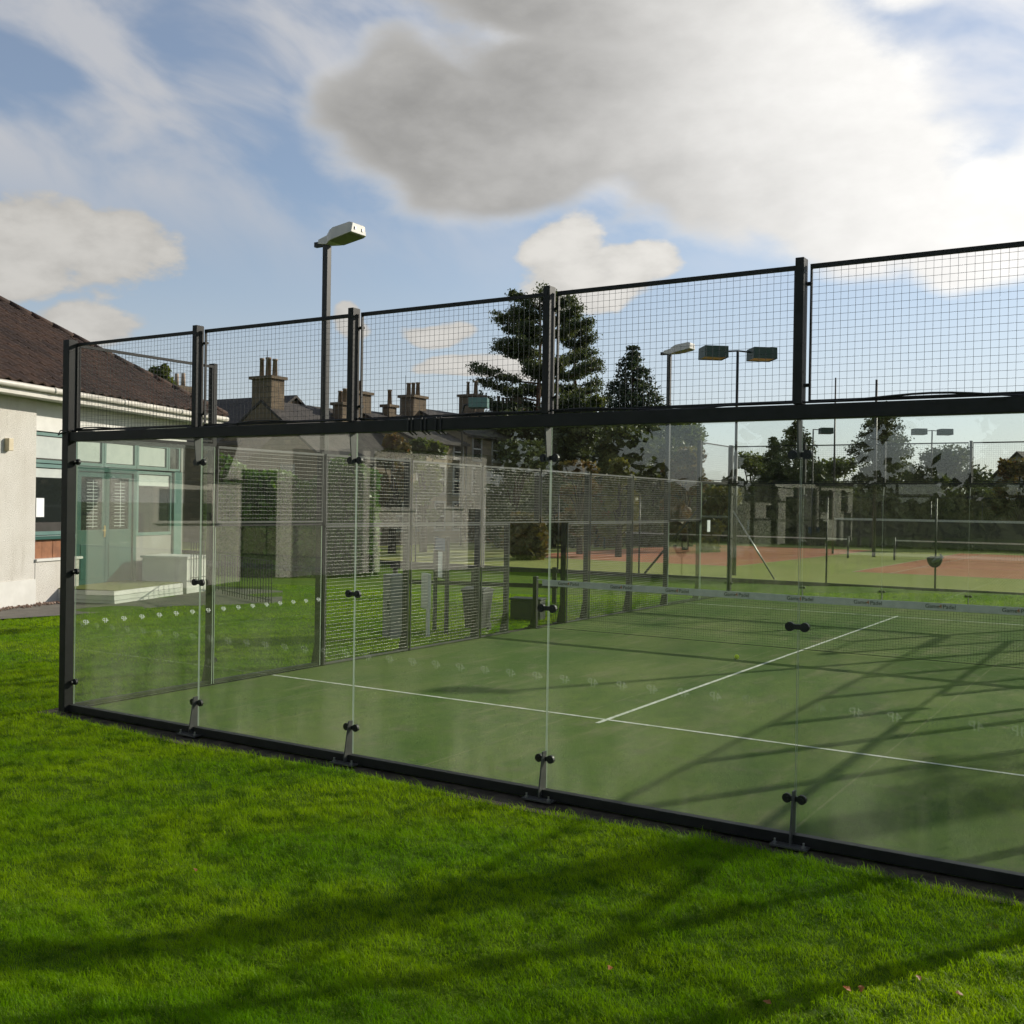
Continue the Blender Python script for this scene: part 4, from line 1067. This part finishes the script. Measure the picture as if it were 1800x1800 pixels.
bg_ = thing('hanging_bag', 'grey and white ball bag hanging on a fence post', 'bag', (4.07, 26.37, .66)); bg_.scale = (.8, .8, .8)
m_ = MB(); m_.tube([(0, 0, 0), (0, 0, .08), (0, 0, .22), (0, 0, .36), (0, 0, .42)], [.08, .20, .27, .30, .16], 10); o_ = m_.build('basket', BIN, bg_, True); o_.scale = (1, .5, 1)
m_ = MB(); m_.tube([(-.05, -.17, .20), (.1, -.18, .3), (.28, -.1, .42), (.2, -.1, .52)], [.05, .08, .07, .03], 8); m_.build('strap', CABINET, bg_, True)
sc = thing('windbreak_screen', 'dark windbreak screen with a pale top rail behind the tennis courts', 'screen', (0, 63.5, 0))
part('screen', BIN, sc, (-9, 45, 0, .04, .1, 1.72)); part('rail', TAPE, sc, (-9, 45, -.03, .0, 1.72, 1.86))
for i in range(19): MB().tube([(-9+3*i, .1, 0), (-9+3*i, .1, 3)], .04, 8).build('post', POLE, sc, True)

def twin_light(label, u, v, D, z=8.0, heads=2, yaw=0.0, sc_=1.0, low=False):
    p = at(u, 900, D); t = thing('tennis_floodlight', label, 'floodlight', (p[0], p[1], 0), -YAW*0+yaw, 'tennis court floodlights')
    MB().tube([(0, 0, 0), (0, 0, z*.55), (0, 0, z*.55), (0, 0, z)], [.075, .065, .05, .045], 10).build('pole', POLE, t, True)
    MB().tube([(-.45 if heads == 2 else 0, 0, z-.04), (0, 0, z), (.55, 0, z-.04)], .03, 8).build('arm', POLE, t, True)
    hw, hd, hh = .42, .42, .40
    for s_ in ((-1, 1) if heads == 2 else (1,)):
        cx = s_*(.45+hw)
        b = MB(); b.v = [(cx-hw, -hd, z-.30), (cx+hw, -hd, z-.30), (cx+hw, hd, z-.30), (cx-hw, hd, z-.30), (cx-hw*.98, -hd*.98, z+.10), (cx+hw*.98, -hd*.98, z+.10), (cx+hw*.98, hd*.98, z+.10), (cx-hw*.98, hd*.98, z+.10)]
        b.f = [(4, 5, 6, 7), (0, 1, 5, 4), (1, 2, 6, 5), (2, 3, 7, 6), (3, 0, 4, 7)]; b.mi = [0]*5
        h = b.build('lamp_head', GREENBOX, t)
        l = MB(); l.quad((cx-hw+.03, -hd+.03, z-.27), (cx-hw+.03, hd-.03, z-.27), (cx+hw-.03, hd-.03, z-.27), (cx+hw-.03, -hd+.03, z-.27)); l.build('lens', LENSW, h)
    return t
twin_light('twin box floodlight on a thin pole left of the fourth post', 1292, 625, 38, 7.85, 2, R(38))
twin_light('far twin floodlight between the cypress and the round bush', 1636, 765, 78, 7.9, 2, R(30))
twin_light('far single floodlight right of the fourth post clamp', 1427, 755, 76, 7.9, 1, R(30))
for (u, D, z, lb) in ((1465, 60, 9.5, 'thin tall pole left of the cypress'), (1537, 57, 9.0, 'thick tall pole in front of the cypress')):
    p = at(u, 900, D); o_ = MB().tube([(0, 0, 0), (0, 0, z)], [.09 if u > 1500 else .06, .06 if u > 1500 else .04], 10).build('lamp_pole', POLE, None, True); o_.location = (p[0], p[1], 0); tag(o_, lb, 'pole')
gb = thing('green_lamp_box', 'pale green box lamp before the far chimney with many pots', 'floodlight', tuple(at(838, 900, 60)[:2])+(0,), R(25))
MB().tube([(-.9, 0, 0), (-.9, 0, 7.6), (-.8, 0, 7.95), (-.5, 0, 8.0)], .06, 8).build('pole', POLE, gb, True)
MB().box(-.5, .55, -.45, .45, 7.8, 8.35).build('lamp_head', GREENF, gb, bevel=.02)

# ------------------------------------------------------------------ things beside the court
bn = thing('wheeled_bin', 'dark wheeled bin outside the side mesh', 'bin', (-.75, 9.05, -.02), R(10)); bn.scale = (.74, .74, .80)
m_ = MB(); m_.v = [(-.23, -.25, .08), (.23, -.25, .08), (.23, .25, .08), (-.23, .25, .08), (-.29, -.33, .92), (.29, -.33, .92), (.29, .33, .92), (-.29, .33, .92)]
m_.f = [(3, 2, 1, 0), (4, 5, 6, 7), (0, 1, 5, 4), (1, 2, 6, 5), (2, 3, 7, 6), (3, 0, 4, 7)]; m_.mi = [0]*6; m_.build('body', BIN, bn, bevel=.02)
MB().prism([(-.36, .925), (.36, .925), (.34, .97), (0, 1.03), (-.33, .99)], 0, -.31, .31).build('lid', BIN, bn, bevel=.01)
for s_ in (-.2, .2): MB().tube([(s_-.03, .27, .1), (s_+.03, .27, .1)], .1, 14).build('wheel', RUBBER, bn)
lk = thing('storage_locker', 'tall grey locker beside the side mesh post', 'locker', (-1.2, 7.15, -.02), R(-25)); lk.scale = (.75, .75, .95)
part('body', CABINET, lk, (-.2, .2, -.2, .2, 0, 1.18), bevel=.015); part('door', CABINET, lk, (-.17, .17, -.212, -.201, .06, 1.12), bevel=.004); part('handle', BLACK, lk, (.11, .13, -.235, -.213, .55, .7))
ib = thing('information_board', 'dark framed board with blue header and white poster outside the mesh', 'board', (-1.05, 8.3, -.02), R(-35))
part('post', BLACK, ib, (-.36, -.29, -.03, .03, 0, 1.75)); part('post', BLACK, ib, (.29, .36, -.03, .03, 0, 1.75))
part('header', BLUE, ib, (-.285, .285, -.02, .02, 1.50, 1.72)); part('backing', BIN, ib, (-.285, .285, -.012, .012, 1.0, 1.495)); part('poster', PAPER, ib, (-.10, .10, -.025, -.0125, 1.02, 1.48))
sg = thing('white_sign', 'white sign panel on a single white leg outside the mesh', 'sign', (-.95, 7.72, -.02), R(-30))
part('leg', WHITEP, sg, (.06, .15, -.02, .02, 0, .5)); part('panel', WHITEP, sg, (-.15, .15, -.03, .03, .5, 1.12), bevel=.006)
bx = thing('equipment_box', 'low dark box in the doorway behind the net post', 'box', (-1.05, 11.35, -.02), R(15))
part('body', BIN, bx, (-.32, .32, -.2, .2, 0, .40), bevel=.02); part('lid', BIN, bx, (-.34, .34, -.22, .22, .403, .45), bevel=.01)
rf = thing('rail_fence', 'low timber rail fence on the lawn behind the locker', 'fence', (-6.2, 13.5, -.1), R(20))
for x in (0, 2, 4): part('post', BOARD, rf, (x-.05, x+.05, -.05, .05, 0, .95))
for z in (.45, .82): part('rail', BOARD, rf, (-.1, 4.1, -.09, -.051, z, z+.1))

# fallen leaves on the lawn
def leaf_mesh(name, mt):
    b = MB(); r_ = [(0, -.028), (.018, -.012), (.026, .004), (.015, .012), (.012, .03), (0, .042), (-.013, .028), (-.016, .010), (-.027, .002), (-.016, -.013)]
    for i in range(len(r_)):
        a, c = r_[i], r_[(i+1) % len(r_)]; b.quad((0, 0, .006), (*a, .0+abs(a[0])*.4), (*c, abs(c[0])*.4))
    return b.mesh(name, mt)
LO, LR_ = leaf_mesh('leaf_orange', LEAFO), leaf_mesh('leaf_red', LEAFR)
def on_lawn(u, v):
    d = ray(u, v); t = 2.0
    for _ in range(4000):
        p = CAM+d*t
        if p[2] <= float(gz(p[0], p[1]))+.035: return p
        t += .01
for i, (u, v, me, lb) in enumerate(((1490, 1743, LO, 'orange fallen leaf near the bottom right of the lawn'), (1514, 1741, LR_, 'brown leaf right of the orange leaf on the lawn'), (1614, 1722, LR_, 'small rusty leaf far right on the sunny lawn'),
                                     (1685, 1751, LR_, 'red leaf beside the dark shadow at the bottom right'), (1072, 1705, LO, 'orange leaf near the bottom middle of the lawn'), (343, 1532, LR_, 'reddish leaf on the left part of the lawn'), (1350, 1767, LR_, 'dull red leaf at the bottom of the lawn'))):
    p = on_lawn(u, v); o_ = inst('fallen_leaf', me, None, (p[0], p[1], p[2]+.012), (rnd.uniform(-.5, .5), rnd.uniform(-.5, .5), rnd.uniform(0, 6)), (.62, .62, .62)); tag(o_, lb, 'leaf', 'fallen leaves on the lawn')

# ------------------------------------------------------------------ grass
def grass():
    fx, fy = AX[2][0], AX[2][1]; fl = math.hypot(fx, fy); f = np.array([fx, fy])/fl; r = np.array([f[1], -f[0]])
    Ps, Ss = [], []
    bands = [(3.0, 5.5, 9500, 1.0), (5.5, 8, 7500, 1.0), (8, 11, 5200, 1.15), (11, 15, 3000, 1.4), (15, 21, 1300, 1.9), (21, 30, 650, 2.4)]
    for (d0, d1, dens, wd) in bands:
        half = math.tan(R(30)); A = (d1-d0)*half*(d0+d1)
        n = int(A*dens); dd = np.sqrt(rng.uniform(d0*d0, d1*d1, n)); lat = rng.uniform(-1, 1, n)*half*dd
        P = CAM[:2]+f*dd[:, None]+r*lat[:, None]
        x, y = P[:, 0], P[:, 1]
        ok = ~((x > -.20+.04*np.sin(y*7)) & (x < 10.25) & (y > -.30+.03*np.sin(x*5)+.025*np.sin(x*17)+rng.normal(0, .02, n)) & (y < 20.3)) & (y < 26.3)
        # keep off the path and the clubhouse
        edge_x = np.interp(y, [-2, 3, 4.7, 6.2, 8.6, 9.6, 10.6, 13, 16], [-9.2, -8.9, -8.79, -8.45, -8.4, -7.6, -7.2, -9.5, -14])
        ok &= x > edge_x
        P = P[ok]; Ps.append(P); Ss.append(np.full(len(P), wd))
    P = np.concatenate(Ps); wd = np.concatenate(Ss); n = len(P); z = gz(P[:, 0], P[:, 1])
    # tufts: blade length follows a patchy field
    fld = .5+.5*np.sin(P[:, 0]*5.1+2*np.sin(P[:, 1]*3.3))*np.sin(P[:, 1]*4.7+1.7*np.sin(P[:, 0]*2.9))
    fld2 = .5+.5*np.sin(P[:, 0]*17+3*np.sin(P[:, 1]*9))*np.sin(P[:, 1]*15+2*np.sin(P[:, 0]*11))
    L = (.016+.034*fld*rng.random(n)+.030*fld2**1.5*rng.random(n)+.028*rng.random(n)**4)
    dy_ = -P[:, 1]-.3; edge_ = np.exp(-np.clip(dy_, 0, 9)/.10)*(P[:, 0] > -.4)*(P[:, 0] < 10.4)*(dy_ > -.2)*(dy_ < .6)
    L = L*(1+.9*edge_*rng.random(n))
    a = rng.uniform(0, 6.283, n); lean = rng.uniform(.25, 1.0, n)
    lx, ly = np.cos(a)*lean*L, np.sin(a)*lean*L
    # wind-combed bias
    lx += -.25*L; ly += -.10*L
    w = .0017*wd*rng.uniform(.7, 1.4, n); b = rng.uniform(0, 6.283, n); wx, wy = np.cos(b)*w, np.sin(b)*w
    root = np.stack([P[:, 0], P[:, 1], z-.004], 1)
    V = np.stack([root+np.stack([wx, wy, 0*wx], 1), root-np.stack([wx, wy, 0*wx], 1),
                  root+np.stack([lx*.42-wx*.8, ly*.42-wy*.8, L*.62], 1), root+np.stack([lx*.42+wx*.8, ly*.42+wy*.8, L*.62], 1),
                  root+np.stack([lx, ly, L*rng.uniform(.75, 1.0, n)], 1)], 1)
    base = (np.arange(n)*5)[:, None]
    F = np.concatenate([base+np.array([[0, 1, 2]]), base+np.array([[0, 2, 3]]), base+np.array([[3, 2, 4]])])
    o = np_mesh('grass', V.reshape(-1, 3), F, GRASS, None, 'stuff'); tag(o, 'short mown green grass of the lawn', 'grass')
    print('blades', n)
grass()
